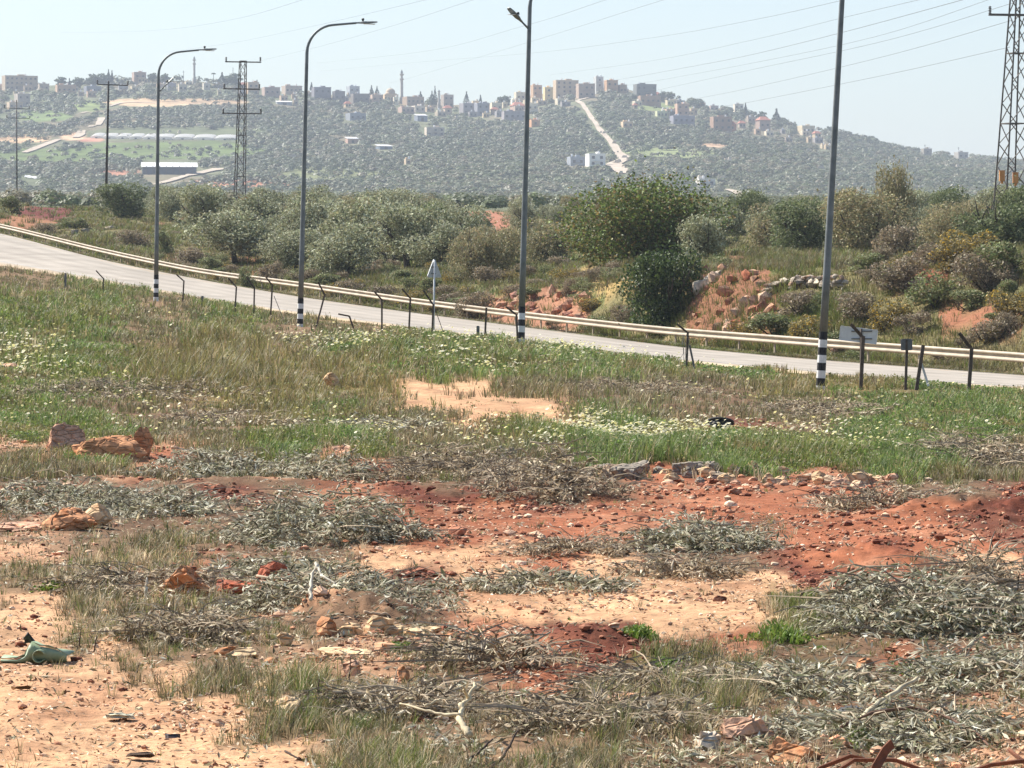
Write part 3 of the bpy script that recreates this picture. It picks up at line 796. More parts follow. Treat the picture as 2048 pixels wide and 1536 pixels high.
def wood_pole(px0, r0, px1, r1, d, label, arms, rad, mat='wood_pole'):
    b = pt(px0, r0, d); t = pt(px1, r1, d) - b
    root = empty("utility_pole", b); tag(root, label, "utility pole")
    mb = MB(); mb.tube([-t * .05, t * .5, t], [rad, rad * .85, rad * .7], 10); mb.build("pole", M[mat], root, True)
    for xl, rl, xr, rr in arms:
        a = pt(xl, rl, d) - b + np.array([0, -.15, 0]); c = pt(xr, rr, d) - b + np.array([0, -.15, 0])
        mb = MB(); mb.bar(a, c, .09, .09); A = mb.build("cross_arm", M[mat], root)
        for p in (a, c): insulator(A, p + np.array([0, 0, .06]), .38, .12)
    insulator(root, t, .4, .12)
wood_pole(212, 400, 217, 170, 400, "dark wooden power pole left of the smallest lamp post", [(195, 169, 256, 171)], .14)
wood_pole(34, 402, 33, 205, 620, "faint thin power pole at the left edge, far off", [(9, 216, 59, 218), (14, 236, 60, 237)], .13, 'lattice')

CABLES = [  # photo points with a depth each, right (near) end first
    ("upper left power cable, sagging across the corner of the sky", [(640, -12, 300), (598, 2, 330), (470, 38, 480), (342, 58, 700), (230, 64, 950), (120, 65, 1300)]),
    ("power cable crossing the sky above the second lamp post", [(900, -14, 300), (846, 1, 330), (600, 58, 560), (450, 88, 800), (330, 104, 1100)]),
    ("power cable running down to the neck of the second lamp post", [(1000, -18, 280), (942, 1, 310), (780, 53, 430), (627, 96, 640), (500, 126, 980)]),
    ("power cable passing behind the side lantern of the middle lamp post", [(1270, -16, 260), (1208, 1, 290), (1040, 54, 420), (840, 104, 700), (634, 126, 1200)]),
    ("power cable that crosses the middle lamp post below its side lantern", [(1400, -18, 250), (1310, 5, 290), (1065, 82, 480), (822, 155, 900), (780, 166, 1000)]),
    ("faint low power cable over the tall minaret", [(1700, -3, 220), (1500, 41, 300), (1300, 76, 420), (1065, 106, 640), (840, 124, 1000), (640, 142, 1500)]),
    ("power cable from the top edge down to the hilltop tower block", [(1880, -10, 210), (1836, 0, 220), (1675, 38, 280), (1500, 81, 370), (1300, 122, 560), (1100, 150, 900)]),
    ("darkest power cable, upper of the close pair over the hilltop", [(1960, -10, 200), (1924, 0, 210), (1680, 66, 290), (1500, 110, 390), (1383, 133, 490), (1244, 158, 700), (1150, 172, 900)]),
    ("lower power cable of the close pair over the hilltop", [(2010, -12, 195), (1976, 0, 205), (1740, 76, 285), (1500, 127, 410), (1298, 164, 640), (1240, 173, 760)]),
    ("power cable ending at the upper arm of the big right pylon", [(2032, 4, 199), (1760, 84, 270), (1500, 140, 400), (1325, 178, 600), (1290, 186, 660)]),
    ("power cable below the big right pylon's visible arm", [(2026, 40, 199), (1760, 115, 265), (1500, 176, 390), (1394, 197, 500), (1360, 204, 560)]),
    ("lowest power cable, meeting the big right pylon at a third of its height", [(2020, 94, 199), (1760, 152, 262), (1500, 204, 390), (1450, 212, 440)]),
]
for lb, pts in CABLES:
    P = np.array([pt(*p) for p in pts]); s = np.arange(len(P)); tt = np.linspace(0, len(P) - 1, 60)
    # smooth through the points (Catmull-Rom)
    Q = []
    for t in tt:
        i = min(int(t), len(P) - 2); f = t - i
        p0, p1, p2, p3 = P[max(i - 1, 0)], P[i], P[i + 1], P[min(i + 2, len(P) - 1)]
        Q.append(.5 * (2 * p1 + (p2 - p0) * f + (2 * p0 - 5 * p1 + 4 * p2 - p3) * f * f + (3 * p1 - p0 - 3 * p2 + p3) * f ** 3))
    mb = MB(); mb.tube(Q, .011 if "darkest" not in lb else .016, 5)
    o = mb.build("power_cable", M['cable'], smooth=True); tag(o, lb, "power cable", "power cables across the sky")

# ------------------------------------------------------------------ leaf and tree builders
def unit(v): return v / (np.linalg.norm(v, axis=-1, keepdims=True) + 1e-9)
def leaf_quads(P, size, aspect, r, cols, updown=0.0):
    """one diamond leaf per point, random facing"""
    n = len(P)
    a = unit(r.normal(0, 1, (n, 3)) + np.array([0, 0, updown])); t = unit(np.cross(a, r.normal(0, 1, (n, 3))))
    L = size * r.uniform(.6, 1.4, n)[:, None]
    b = np.cross(a, t)
    V = np.stack([P - t * L / 2, P + b * L * aspect / 2 + a * L * .08, P + t * L / 2, P - b * L * aspect / 2 + a * L * .08], 1).reshape(-1, 3)
    return V, np.arange(n * 4).reshape(n, 4), np.repeat(cols, 4, 0)
def crown_points(blobs, n, r, shell=.55):
    """points through blobs (x,y,z,rx,rz), denser near the skin"""
    w = np.array([b[3] ** 2 for b in blobs]); w = w / w.sum()
    k = r.choice(len(blobs), n, p=w); B = np.array(blobs)[k]
    u = unit(r.normal(0, 1, (n, 3))); rad = r.uniform(shell, 1.05, n) ** .7
    rad *= 1 + .34 * np.abs(r.normal(0, 1, n)) * (r.random(n) < .22)
    return B[:, :3] + u * (rad[:, None] * np.stack([B[:, 3], B[:, 3], B[:, 4]], 1)), k
def tint(n, base, var, r, clump=None, cv=.12):
    c = np.array([srgb(*x) for x in base]); k = r.integers(0, len(c), n)
    C = c[k] * (1 + var * r.normal(0, 1, (n, 1)))
    if clump is not None:
        g = np.random.default_rng(5).normal(0, 1, 400); C = C * (1 + cv * g[clump % 400])[:, None]
    return np.clip(C, .004, 1)
def trunk_mesh(r, h, lean, n_limb, rad, spread, top):
    mb = MB(); mid = np.array([lean * h * .5, r.normal(0, .1) * h, h * .5]); p = np.array([lean * h, r.normal(0, .1), h])
    mb.tube([(0, 0, -.3), (0.02, 0, .02), mid, p], [rad * 1.5, rad * 1.15, rad * .85, rad * .8], 9)
    for k in range(n_limb):
        a = 2 * math.pi * (k + r.uniform(-.3, .3)) / n_limb
        e = p + np.array([math.cos(a) * spread, math.sin(a) * spread, (top - h) * r.uniform(.5, .9)])
        m = (p + e) / 2 + np.array([math.cos(a) * spread * .15, math.sin(a) * spread * .15, -.1 * (top - h)]) + r.normal(0, .08, 3)
        mb.tube([p - np.array([0, 0, .1]), m, e], [rad * .6, rad * .4, rad * .12], 6)
        for q in range(2):
            e2 = e + r.normal(0, 1, 3) * spread * .35; mb.tube([m, (m + e2) / 2 + r.normal(0, .05, 3), e2], [rad * .28, rad * .2, rad * .07], 5)
    return mb
OLIVE = [(162, 166, 134), (142, 148, 112), (190, 192, 164), (120, 126, 92), (152, 146, 110), (130, 128, 96)]
DARKG = [(104, 116, 76), (116, 126, 84), (88, 100, 66), (128, 132, 92)]
CAROB = [(100, 118, 58), (114, 130, 62), (86, 104, 54), (126, 124, 68), (94, 110, 56), (132, 112, 70)]
OCHRE = [(146, 128, 72), (132, 120, 78), (184, 152, 58), (118, 112, 74), (112, 104, 72)]
DUSTY = [(146, 142, 104), (162, 150, 112), (128, 130, 96), (152, 136, 104)]
BUSHG = [(124, 134, 86), (106, 118, 74), (142, 144, 102), (132, 124, 88)]
def make_tree(name, seed, h, w, nleaf, size, pal, trunk=.35, blobs=14, aspect=.5, low=.22, mat='leaf', flat_=1.0, clump_c=.14, var=.16):
    r = np.random.default_rng(seed)
    B = []
    for k in range(blobs):
        a = r.uniform(0, 2 * math.pi); f = math.sqrt(r.uniform(0, 1)); zz = r.uniform(low, .82) * h
        rr = w / 2 * (1 - .45 * abs(zz / h - .5) * 2) * .72
        br = r.uniform(.10, .25) * w
        B.append((math.cos(a) * f * rr, math.sin(a) * f * rr, zz, br, br * r.uniform(.6, .9) * flat_))
    P, k = crown_points(B, nleaf, r, .75 if name == 'carob' else .55)
    P = P[P[:, 2] > .05]; k = k[:len(P)]
    C = tint(len(P), pal, var, r, k, clump_c)
    V, Fq, C4 = leaf_quads(P, size, aspect, r, C)
    cr = MB(); cr.add(V, Fq, C4)
    cm = cr.mesh(name + "_crown"); cm.materials.append(M[mat])
    tm = trunk_mesh(r, trunk * h, r.uniform(-.3, .3), 4, .04 * h, w * .28, h * .75).mesh(name + "_trunk", True); tm.materials.append(M['bark'])
    return cm, tm, h, w
VAR = {
    'olive': [make_tree("olive", 100 + i, 4.0, 4.8, 7000, .19, OLIVE, blobs=19 + 2 * i) for i in range(5)],
    'dark': [make_tree("dark_tree", 200 + i, 4.0, 4.4, 7000, .18, DARKG, blobs=20, low=.15) for i in range(2)],
    'carob': [make_tree("carob", 301, 4.6, 8.2, 30000, .15, CAROB, blobs=60, low=.10, aspect=.7, clump_c=.32)],
    'dense': [make_tree("dense_bush", 402, 4.0, 4.2, 11000, .13, [(60, 78, 40), (74, 92, 46), (50, 64, 38), (90, 104, 56)], blobs=34, low=.03, aspect=.7, trunk=.15)],
    'dusty': [make_tree("dusty_tree", 500 + i, 4.0, 5.0, 7500, .18, DUSTY, blobs=23, low=.12, trunk=.2) for i in range(3)],
    'shrub': [make_tree("shrub", 600 + i, 1.2, 1.7, 2300, .10, BUSHG, blobs=11, low=.05, trunk=.12) for i in range(4)],
    'ochre': [make_tree("ochre_shrub", 700 + i, 1.2, 1.8, 2300, .095, OCHRE, blobs=11, low=.05, trunk=.12) for i in range(3)],
    'brown': [make_tree("brown_shrub", 800 + i, 1.1, 1.8, 2300, .10, [(140, 124, 102), (154, 136, 112), (120, 108, 88), (144, 134, 106)], blobs=11, low=.05, trunk=.12) for i in range(3)],
}
NAMES = {'olive': ("olive_tree", "tree"), 'dark': ("evergreen_tree", "tree"), 'carob': ("carob_tree", "tree"), 'dense': ("evergreen_bush", "bush"), 'dusty': ("wild_tree", "tree"), 'shrub': ("shrub", "shrub"), 'ochre': ("flowering_shrub", "shrub"), 'brown': ("dry_shrub", "shrub")}
def plant(kind, px, d, h, w, label, group=None, v=0, sink=.08, drop=0.0, base_row=None):
    cm, tm, h0, w0 = VAR[kind][v % len(VAR[kind])]
    nm, cat = NAMES[kind]
    z = ground_at(px, d) - sink - drop
    if base_row: z = (Y0 - base_row) * d / F + H0
    if kind in ('olive', 'dusty', 'dark') and not group: h *= 1.05; w *= 1.22
    if kind in ('shrub', 'ochre', 'brown') and group: h *= 1.1; w *= 1.25
    o = empty(nm, (X_of(px, d), d, z), (v * 2.399 + px * .013) % 6.28)
    o.scale = (w / w0, w / w0, h / h0)
    tag(o, label, cat, group)
    link("crown", cm, o); link("trunk", tm, o)
    return o

# the grove behind the guard rail: trees one can tell apart
plant('dark', 246, 330, 2.9, 4.3, "small dark olive tree with a visible forked trunk, left of the smallest lamp post", v=0)
plant('olive', 345, 322, 2.7, 2.8, "little grey olive tree just right of the smallest lamp post", v=1)
plant('olive', 405, 290, 3.8, 4.2, "pale olive tree in front of the brown lattice pylon, on its left", v=2)
plant('olive', 500, 283, 3.6, 4.4, "pale olive tree in front of the brown lattice pylon, on its right", v=3)
plant('dark', 580, 312, 3.2, 4.2, "dark tree between the brown lattice pylon and the second lamp post", v=1)
plant('olive', 640, 262, 3.7, 4.3, "silvery olive tree right of the second lamp post", v=4)
plant('olive', 725, 246, 4.0, 4.8, "big silvery olive tree left of the triangle sign", v=0)
plant('olive', 815, 238, 3.9, 4.6, "big silvery olive tree above the triangle sign", v=2)
plant('olive', 895, 262, 3.2, 3.6, "olive tree just right of the triangle sign's point", v=1)
plant('olive', 560, 268, 2.6, 3.0, "low olive tree close behind the second lamp post", v=3)
plant('olive', 800, 332, 3.3, 4.2, "bright olive tree at the end of the red earth patch", v=4)
plant('dusty', 958, 206, 3.2, 2.7, "dark dusty tree right of the triangle sign, near the rubble", v=0)
plant('dusty', 930, 226, 2.6, 2.4, "greyish bush tree behind the dark dusty tree", v=1)
plant('dusty', 1010, 232, 2.3, 2.4, "low dusty bush tree left of the middle lamp post", v=2)
plant('carob', 1285, 206, 4.5, 9.4, "large wide yellow-green carob tree right of the middle lamp post")
plant('dense', 1328, 160, 4.0, 3.8, "tall dense dark green bush standing at the guard rail", base_row=664)
plant('olive', 1400, 182, 2.3, 2.2, "grey-green olive behind the dense dark bush, on its right", v=2)
plant('dusty', 985, 212, 3.0, 2.6, "dark dusty tree standing over the rubble heap, left of the middle lamp post", v=1)
plant('dusty', 1090, 226, 2.9, 3.2, "grey tree between the middle lamp post and the carob tree", v=0)
plant('olive', 700, 226, 3.2, 4.2, "olive tree low by the rail, left of the triangle sign", v=1)
plant('olive', 470, 246, 3.4, 4.6, "wide olive tree low by the rail, between the first two lamp posts", v=0)
plant('dark', 660, 290, 3.0, 3.6, "dark tree behind the big silvery olive trees", v=1)
plant('olive', 880, 228, 3.0, 3.6, "olive tree right behind the triangle sign", v=3)
plant('olive', 590, 236, 2.6, 3.4, "olive tree with its crown crossing the second lamp post", v=2)
plant('dusty', 1545, 228, 3.2, 3.2, "dusty dark tree left of the tallest lamp post", v=0)
plant('dark', 1600, 222, 3.2, 3.4, "dark tree just left of the tallest lamp post", v=0)
plant('dusty', 1745, 214, 3.7, 4.8, "broad olive-brown tree right of the tallest lamp post", v=1)
plant('dusty', 1785, 217, 4.9, 1.9, "narrow upright tree top rising above the broad olive-brown tree", v=2)
plant('dusty', 1700, 220, 3.9, 2.6, "ochre-topped tree close to the tallest lamp post on its right", v=0)
plant('brown', 1800, 178, 1.5, 2.6, "rounded grey-brown bush on the bank below the broad tree", v=1)
plant('dark', 1985, 190, 2.9, 3.6, "dark tree in front of the big right pylon's foot", v=1)
plant('dark', 2050, 194, 3.4, 3.0, "dark tree cut by the right edge beside the big pylon", v=0)
plant('dusty', 1915, 205, 2.7, 3.0, "dusty tree left of the big right pylon", v=2)
plant('dusty', 1870, 236, 2.5, 3.0, "greenish tree between the broad tree and the big right pylon", v=1)
plant('olive', 1660, 262, 2.6, 3.2, "far olive tree behind the tallest lamp post", v=0)
plant('shrub', 22, 318, 1.7, 2.6, "green shrub at the left edge above the guard rail", v=0)
plant('shrub', 330, 262, 1.7, 2.0, "dark shrub right against the smallest lamp post", v=1)
plant('brown', 265, 268, 1.2, 3.0, "low grey brush left of the smallest lamp post", v=0)
plant('brown', 545, 224, 1.5, 2.0, "dark purplish shrub left of the second lamp post", v=2)
plant('shrub', 495, 222, 1.5, 1.2, "narrow green shrub by the rail, left of the purplish shrub", v=3)
plant('ochre', 425, 231, .6, .9, "small yellow flowering bush touching the guard rail", v=1)
r = np.random.default_rng(44)
cnt = 0
for k in range(900):
    px = r.uniform(-140, 2200); u = r.uniform(0, 1)
    d0 = float(gdepth(I_CREST, px)) + 14; d = d0 + (465 - d0) * u
    z = ground_at(px, d); row = row_of(z, d)
    bad = False
    for qx, qr, qw, qh in [(85, 435, 110, 45), (735, 425, 75, 30), (965, 465, 60, 45), (200, 470, 190, 38), (246, 436, 60, 20), (1180, 560, 120, 30), (1480, 520, 90, 22), (1700, 515, 120, 16), (480, 440, 20, 30)]:
        if abs(px - qx) < qw and abs(row - qr) < qh: bad = True
    if bad or cnt > 230: continue
    if d < 235: continue
    cnt += 1
    kind = r.choice(['olive', 'olive', 'olive', 'dusty', 'dark'])
    sc = r.uniform(.55, 1.05) * (1.0 if d < 340 else .85)
    plant(kind, px, d, 3.6 * sc, 4.2 * sc, {'olive': "grey-green olive tree of the far grove below the hill", 'dusty': "dusty olive-brown tree of the far grove below the hill", 'dark': "dark green tree of the far grove below the hill"}[kind], "trees of the grove between road and hill", v=int(r.integers(0, 9)))
# scrub on the bank behind the rail
SHR = [(1552, 632, 146, .95, 2.2, 'shrub'), (1500, 640, 148, .7, 1.4, 'ochre'), (1600, 600, 148, .9, 2.0, 'brown'), (1615, 632, 143, 1.0, 1.6, 'ochre'), (1680, 640, 140, .9, 1.6, 'shrub'), (1455, 652, 150, .5, 1.5, 'ochre'), (1720, 610, 143, 1.0, 1.8, 'brown'),
       (1770, 620, 141, 1.1, 1.6, 'ochre'), (1830, 640, 138, .8, 1.5, 'brown'), (1800, 590, 146, 1.1, 2.0, 'brown'), (1870, 610, 141, 1.2, 1.9, 'shrub'), (1915, 570, 146, 1.2, 2.2, 'ochre'), (1960, 600, 140, 1.3, 2.0, 'brown'), (2010, 570, 141, 1.4, 2.2, 'shrub'), (2030, 630, 134, 1.0, 1.8, 'ochre'), (1985, 650, 132, .7, 1.2, 'ochre'),
       (1880, 545, 150, 1.0, 2.0, 'brown'), (1950, 525, 152, 1.2, 2.4, 'ochre'), (1250, 640, 165, .8, 1.4, 'brown'), (1190, 640, 168, .7, 1.5, 'shrub'), (1110, 630, 172, .5, 1.0, 'brown'), (950, 600, 184, 1.2, 2.0, 'brown'), (760, 580, 204, .8, 1.6, 'brown'), (700, 560, 212, .9, 1.8, 'brown'), (650, 548, 218, .9, 2.0, 'shrub'), (820, 575, 200, .8, 1.6, 'ochre'), (1900, 665, 131, .6, 1.3, 'brown'), (1700, 668, 136, .5, 1.2, 'shrub'),
       (860, 560, 204, .9, 1.4, 'shrub'), (900, 590, 194, .9, 1.6, 'brown'), (600, 520, 226, .8, 1.6, 'shrub'), (1430, 520, 168, .7, 1.6, 'shrub'), (1060, 560, 186, .6, 1.4, 'shrub'), (1740, 555, 152, .7, 1.7, 'shrub'), (380, 480, 250, 1.0, 2.2, 'brown'), (140, 460, 292, .9, 2.4, 'shrub'), (90, 470, 288, .7, 2.0, 'brown'), (430, 500, 240, .9, 1.9, 'shrub')]
rs = np.random.default_rng(88)
for k in range(120):
    px = rs.uniform(1540, 2150) if k < 36 else rs.uniform(300, 1240); d = float(gdepth(I_RAIL, px)) + rs.uniform(3, 32 if k < 36 else 50); row = row_of(ground_at(px, d), d)
    if 1375 < px < 1535 and row > 545 or 1380 < px < 1720 and row < 575: continue
    SHR.append((px, row, d, rs.uniform(.35, .8), rs.uniform(.8, 1.7), ['brown', 'shrub', 'shrub', 'brown', 'ochre'][k % 5]))
KW = {'shrub': "leafy green shrub among the rough scrub behind the guard rail", 'ochre': "ochre shrub in yellow flower behind the guard rail", 'brown': "dry grey-brown shrub behind the guard rail"}
for i, (px, row, d, h, w, kind) in enumerate(SHR):
    plant(kind, px, d, h, w, KW[kind], "scrub behind the guard rail", v=i)

# ------------------------------------------------------------------ the hill: olive woods as one mass, kept off tracks, fields and houses
HOUSES = [
 # left, right, top, base, wall colour, roof, window grid, label
 (2, 74, 151, 181, (176, 160, 142), 'flat', (7, 3), "large long school-like block with three window bands at the far left of the skyline"),
 (26, 60, 187, 214, (172, 164, 158), 'flat', (2, 2), "grey two-storey house below the long school-like block"),
 (11, 45, 204, 219, (190, 172, 152), 'flat', (3, 1), "low cream house below the grey house at the far left"),
 (74, 98, 167, 183, (168, 158, 148), 'flat', (2, 1), "small grey house just right of the school-like block"),
 (108, 152, 169, 190, (180, 154, 132), 'flat', (4, 1), "long tan house at left on the skyline, below round trees"),
 (165, 202, 172, 188, (128, 134, 148), 'flat', (3, 1), "blue-grey long wall house left of the wooden power pole top"),
 (262, 292, 144, 160, (172, 152, 142), 'flat', (2, 1), "pinkish house crowning the knoll left of the smallest lamp post"),
 (330, 352, 166, 181, (140, 142, 156), 'flat', (2, 1), "blue-grey house beside the smallest lamp post on its right"),
 (355, 374, 168, 184, (198, 186, 170), 'flat', (2, 1), "pale narrow house below the far minaret"),
 (404, 420, 166, 180, (200, 194, 186), 'flat', (1, 1), "tiny white house among dark trees left of the brown pylon"),
 (490, 518, 164, 192, (180, 158, 136), 'flat', (2, 2), "tan house directly right of the brown pylon"),
 (522, 560, 174, 194, (168, 150, 144), 'flat', (3, 1), "long dull pink house right of the brown pylon"),
 (562, 604, 171, 190, (176, 160, 148), 'flat', (4, 1), "long house with low parapet left of the second lamp post"),
 (550, 584, 202, 210, (160, 166, 180), 'white', None, "low shed with bright white roof left of the second lamp post"),
 (622, 662, 174, 205, (124, 124, 134), 'flat', (3, 2), "dark grey house right of the second lamp post on the skyline"),
 (664, 690, 182, 207, (120, 118, 124), 'flat', (2, 1), "dark brownish house with a cypress at its corner"),
 (692, 719, 172, 188, (164, 172, 184), 'flat', (2, 1), "pale blue-grey upper house on the skyline between lamp post and minaret"),
 (700, 738, 187, 209, (118, 114, 112), 'flat', (3, 1), "brown-grey house under the pale blue-grey upper house"),
 (740, 766, 189, 206, (176, 156, 142), 'flat', (2, 1), "pinkish house left of the domed mosque"),
 (786, 797, 194, 210, (232, 222, 206), 'flat', (1, 1), "narrow bright cream house below the dome"),
 (804, 848, 193, 212, (164, 146, 130), 'flat', (4, 1), "long brown house right under the tall minaret"),
 (822, 850, 211, 225, (206, 196, 186), 'flat', (2, 1), "whitish house below the long brown house"),
 (690, 732, 226, 242, (140, 146, 158), 'flat', (3, 1), "blue-grey farm building on the slope left of the minaret"),
 (795, 829, 214, 227, (178, 156, 148), 'flat', (3, 1), "pinkish row house below the minaret"),
 (828, 855, 229, 243, (138, 148, 168), 'white', None, "bluish shed with pale roof below the whitish house"),
 (881, 907, 189, 216, (166, 156, 150), 'flat', (2, 2), "grey boxy house right of the cypress pair"),
 (886, 904, 214, 229, (198, 178, 164), 'red', (1, 1), "small house with coral roof below the grey boxy house"),
 (869, 893, 223, 233, (176, 164, 150), 'flat', (2, 1), "low beige house left of the small coral roof"),
 (918, 948, 206, 231, (150, 148, 156), 'flat', (2, 2), "grey house with bright lit end, left of the single cypress foot"),
 (948, 979, 206, 232, (138, 142, 156), 'flat', (2, 2), "bluish-grey house between two cypresses"),
 (980, 1004, 205, 224, (206, 198, 180), 'flat', (2, 1), "cream house left of the middle lamp post"),
 (981, 997, 217, 229, (190, 170, 156), 'red', (1, 1), "little red-roofed house left of the middle lamp post"),
 (1003, 1052, 222, 243, (150, 146, 154), 'flat', (4, 1), "wide grey house with pinkish roof edge touching the middle lamp post"),
 (1020, 1050, 209, 223, (186, 160, 150), 'red', (2, 1), "red-roofed house above the wide grey house"),
 (1021, 1036, 199, 212, (230, 226, 216), 'flat', (1, 1), "small white house above the red roofs"),
 (1028, 1051, 184, 204, (206, 198, 180), 'flat', (2, 1), "cream house with arched windows left of the middle lamp post on the crest"),
 (1061, 1084, 170, 203, (186, 154, 126), 'flat', (2, 3), "tan three-storey house just right of the middle lamp post"),
 (1086, 1106, 174, 208, (222, 196, 150), 'flat', (1, 3), "sunlit yellow-cream house beside the big crest block"),
 (1106, 1157, 160, 196, (186, 168, 146), 'flat', (4, 4), "big beige apartment block on the crest"),
 (1129, 1156, 167, 190, (208, 170, 142), 'flat', (2, 2), "pinkish house in front of the big beige block"),
 (1152, 1190, 167, 196, (168, 150, 138), 'flat', (3, 2), "brown-grey house at the top of the dirt track"),
 (1187, 1207, 153, 188, (190, 194, 198), 'flat', (1, 3), "pale grey tower block with white rim, highest on the hill"),
 (1208, 1236, 160, 190, (182, 148, 118), 'flat', (2, 2), "orange-brown house right of the tower block"),
 (1236, 1254, 169, 192, (160, 138, 120), 'flat', (2, 1), "brown house stepping down right of the tower block"),
 (1267, 1313, 168, 196, (112, 116, 116), 'flat', (4, 2), "dark grey two-level house alone on the right shoulder of the crest"),
 (1276, 1322, 191, 212, (158, 134, 118), 'flat', (4, 1), "brown house below the dark grey two-level house"),
 (1052, 1076, 206, 224, (224, 214, 196), 'flat', (2, 1), "white and cream house right of the middle lamp post"),
 (1058, 1080, 239, 254, (202, 156, 122), 'flat', (1, 1), "orange-tan small building on the slope right of the middle lamp post"),
 (1242, 1266, 243, 256, (206, 184, 158), 'flat', (2, 1), "little cream house right of the dirt track"),
 (1311, 1336, 222, 235, (196, 200, 168), 'flat', (3, 1), "pale greenish house with small windows on the right slope"),
 (1337, 1350, 223, 238, (84, 88, 84), 'flat', (1, 1), "dark narrow house beside the pale greenish house"),
 (1350, 1378, 207, 232, (184, 156, 138), 'flat', (2, 2), "pinkish-tan house on the right slope"),
 (1340, 1390, 231, 250, (140, 142, 158), 'flat', (4, 1), "wide grey house with lit left end below the pinkish-tan house"),
 (1421, 1464, 233, 262, (156, 130, 116), 'flat', (3, 2), "brown house with bright lit left wall on the right slope"),
 (1452, 1473, 246, 264, (196, 140, 112), 'red', (1, 1), "orange-roofed house beside the brown house with lit left wall"),
 (1418, 1437, 211, 224, (180, 164, 164), 'flat', (2, 1), "greyish-pink house high on the right slope"),
 (1467, 1487, 208, 219, (212, 204, 192), 'flat', (2, 1), "whitish house on the skyline right of the crest"),
 (1512, 1541, 238, 262, (164, 144, 136), 'red', (2, 1), "house with dark red canopy roof below the tall skyline tree"),
 (1596, 1630, 251, 270, (206, 194, 170), 'flat', (3, 1), "cream house with dark openings left of the tallest lamp post"),
 (848, 889, 254, 272, (192, 182, 172), 'flat', (3, 2), "bare two-storey house with dark square windows alone on the middle slope"),
 (1171, 1211, 307, 333, (226, 228, 230), 'flat', (2, 2), "white two-storey house beside the lower dirt track"),
 (1134, 1170, 313, 332, (150, 158, 172), 'flat', (2, 1), "blue-grey annex left of the white two-storey house"),
 (1392, 1431, 357, 374, (206, 204, 204), 'flat', (2, 1), "white house low on the hill right of the carob tree"),
 (1843, 1864, 297, 311, (150, 146, 140), 'flat', (1, 1), "small grey building on the far right ridge"),
 (1910, 1937, 304, 319, (164, 162, 160), 'flat', (2, 1), "grey building with a little turret on the far right ridge"),
 (690, 716, 275, 287, (190, 160, 148), 'white', None, "pink shed on the middle slope right of the second lamp post"),
 (750, 785, 290, 299, (120, 136, 156), 'white', None, "low blue shed with part white roof on the middle slope"),
 (808, 822, 318, 329, (210, 190, 168), 'flat', (1, 1), "tiny cream hut alone in the olive woods"),
]
rv = np.random.default_rng(71)
VC = [(196, 178, 152), (182, 164, 144), (206, 192, 168), (168, 156, 146), (190, 166, 146), (150, 148, 152), (214, 204, 186)]
for k in range(96):
    px_ = [rv.uniform(0, 620), rv.uniform(600, 1110), rv.uniform(940, 1340), rv.uniform(1290, 1660)][k % 4]
    sk = float(gcol(GR[17], px_)); off = rv.uniform(3, [30, 26, 40, 36][k % 4]); w_ = rv.uniform(9, 22); h_ = rv.uniform(7, 13)
    if 1140 < px_ < 1265 and off > 14: continue
    HOUSES.append((px_ - w_ / 2, px_ + w_ / 2, sk + off - h_, sk + off, VC[k % 7], 'red' if rv.random() < .12 else 'flat', (2 if w_ > 14 else 1, 1), "small pale house, one of many packed along the ridge of the hill village"))
CLEAR = []                                        # screen rectangles the woods leave open
for h in HOUSES: CLEAR.append((h[0] - 1, h[2] - 1, h[1] + 1, h[2] + .6 * (h[3] - h[2])))
CLEAR += [(176, 258, 474, 281), (282, 322, 397, 352), (48, 350, 78, 362)]
TRK = []
for pts, w in TRACKS:
    for a, b in zip(pts[:-1], pts[1:]):
        for t in np.linspace(0, 1, 8): TRK.append((a[0] + (b[0] - a[0]) * t, a[1] + (b[1] - a[1]) * t))
TRK = np.array(TRK)
def hill_open(px, row, th):
    """True where a tree with foot at (px,row) and height th on the picture would hide something that shows"""
    bad = np.zeros(len(px), bool)
    for x0, y0, x1, y1 in CLEAR:
        bad |= (px > x0 - 5) & (px < x1 + 5) & (row > y0 + 1) & (row - th < y1)
    for x, y in TRK:
        bad |= (np.abs(px - x) < 9) & (row > y - 5) & (row - th * .8 < y + 3)
    for fx, fr, fw, fh, c in FIELDS:
        q = ((px - fx) / fw) ** 2 + ((row - th * .5 - fr) / fh) ** 2
        bad |= (q < .95) & (hash2(px.astype(int), row.astype(int), 3) < .88)
    return bad
r = np.random.default_rng(17)
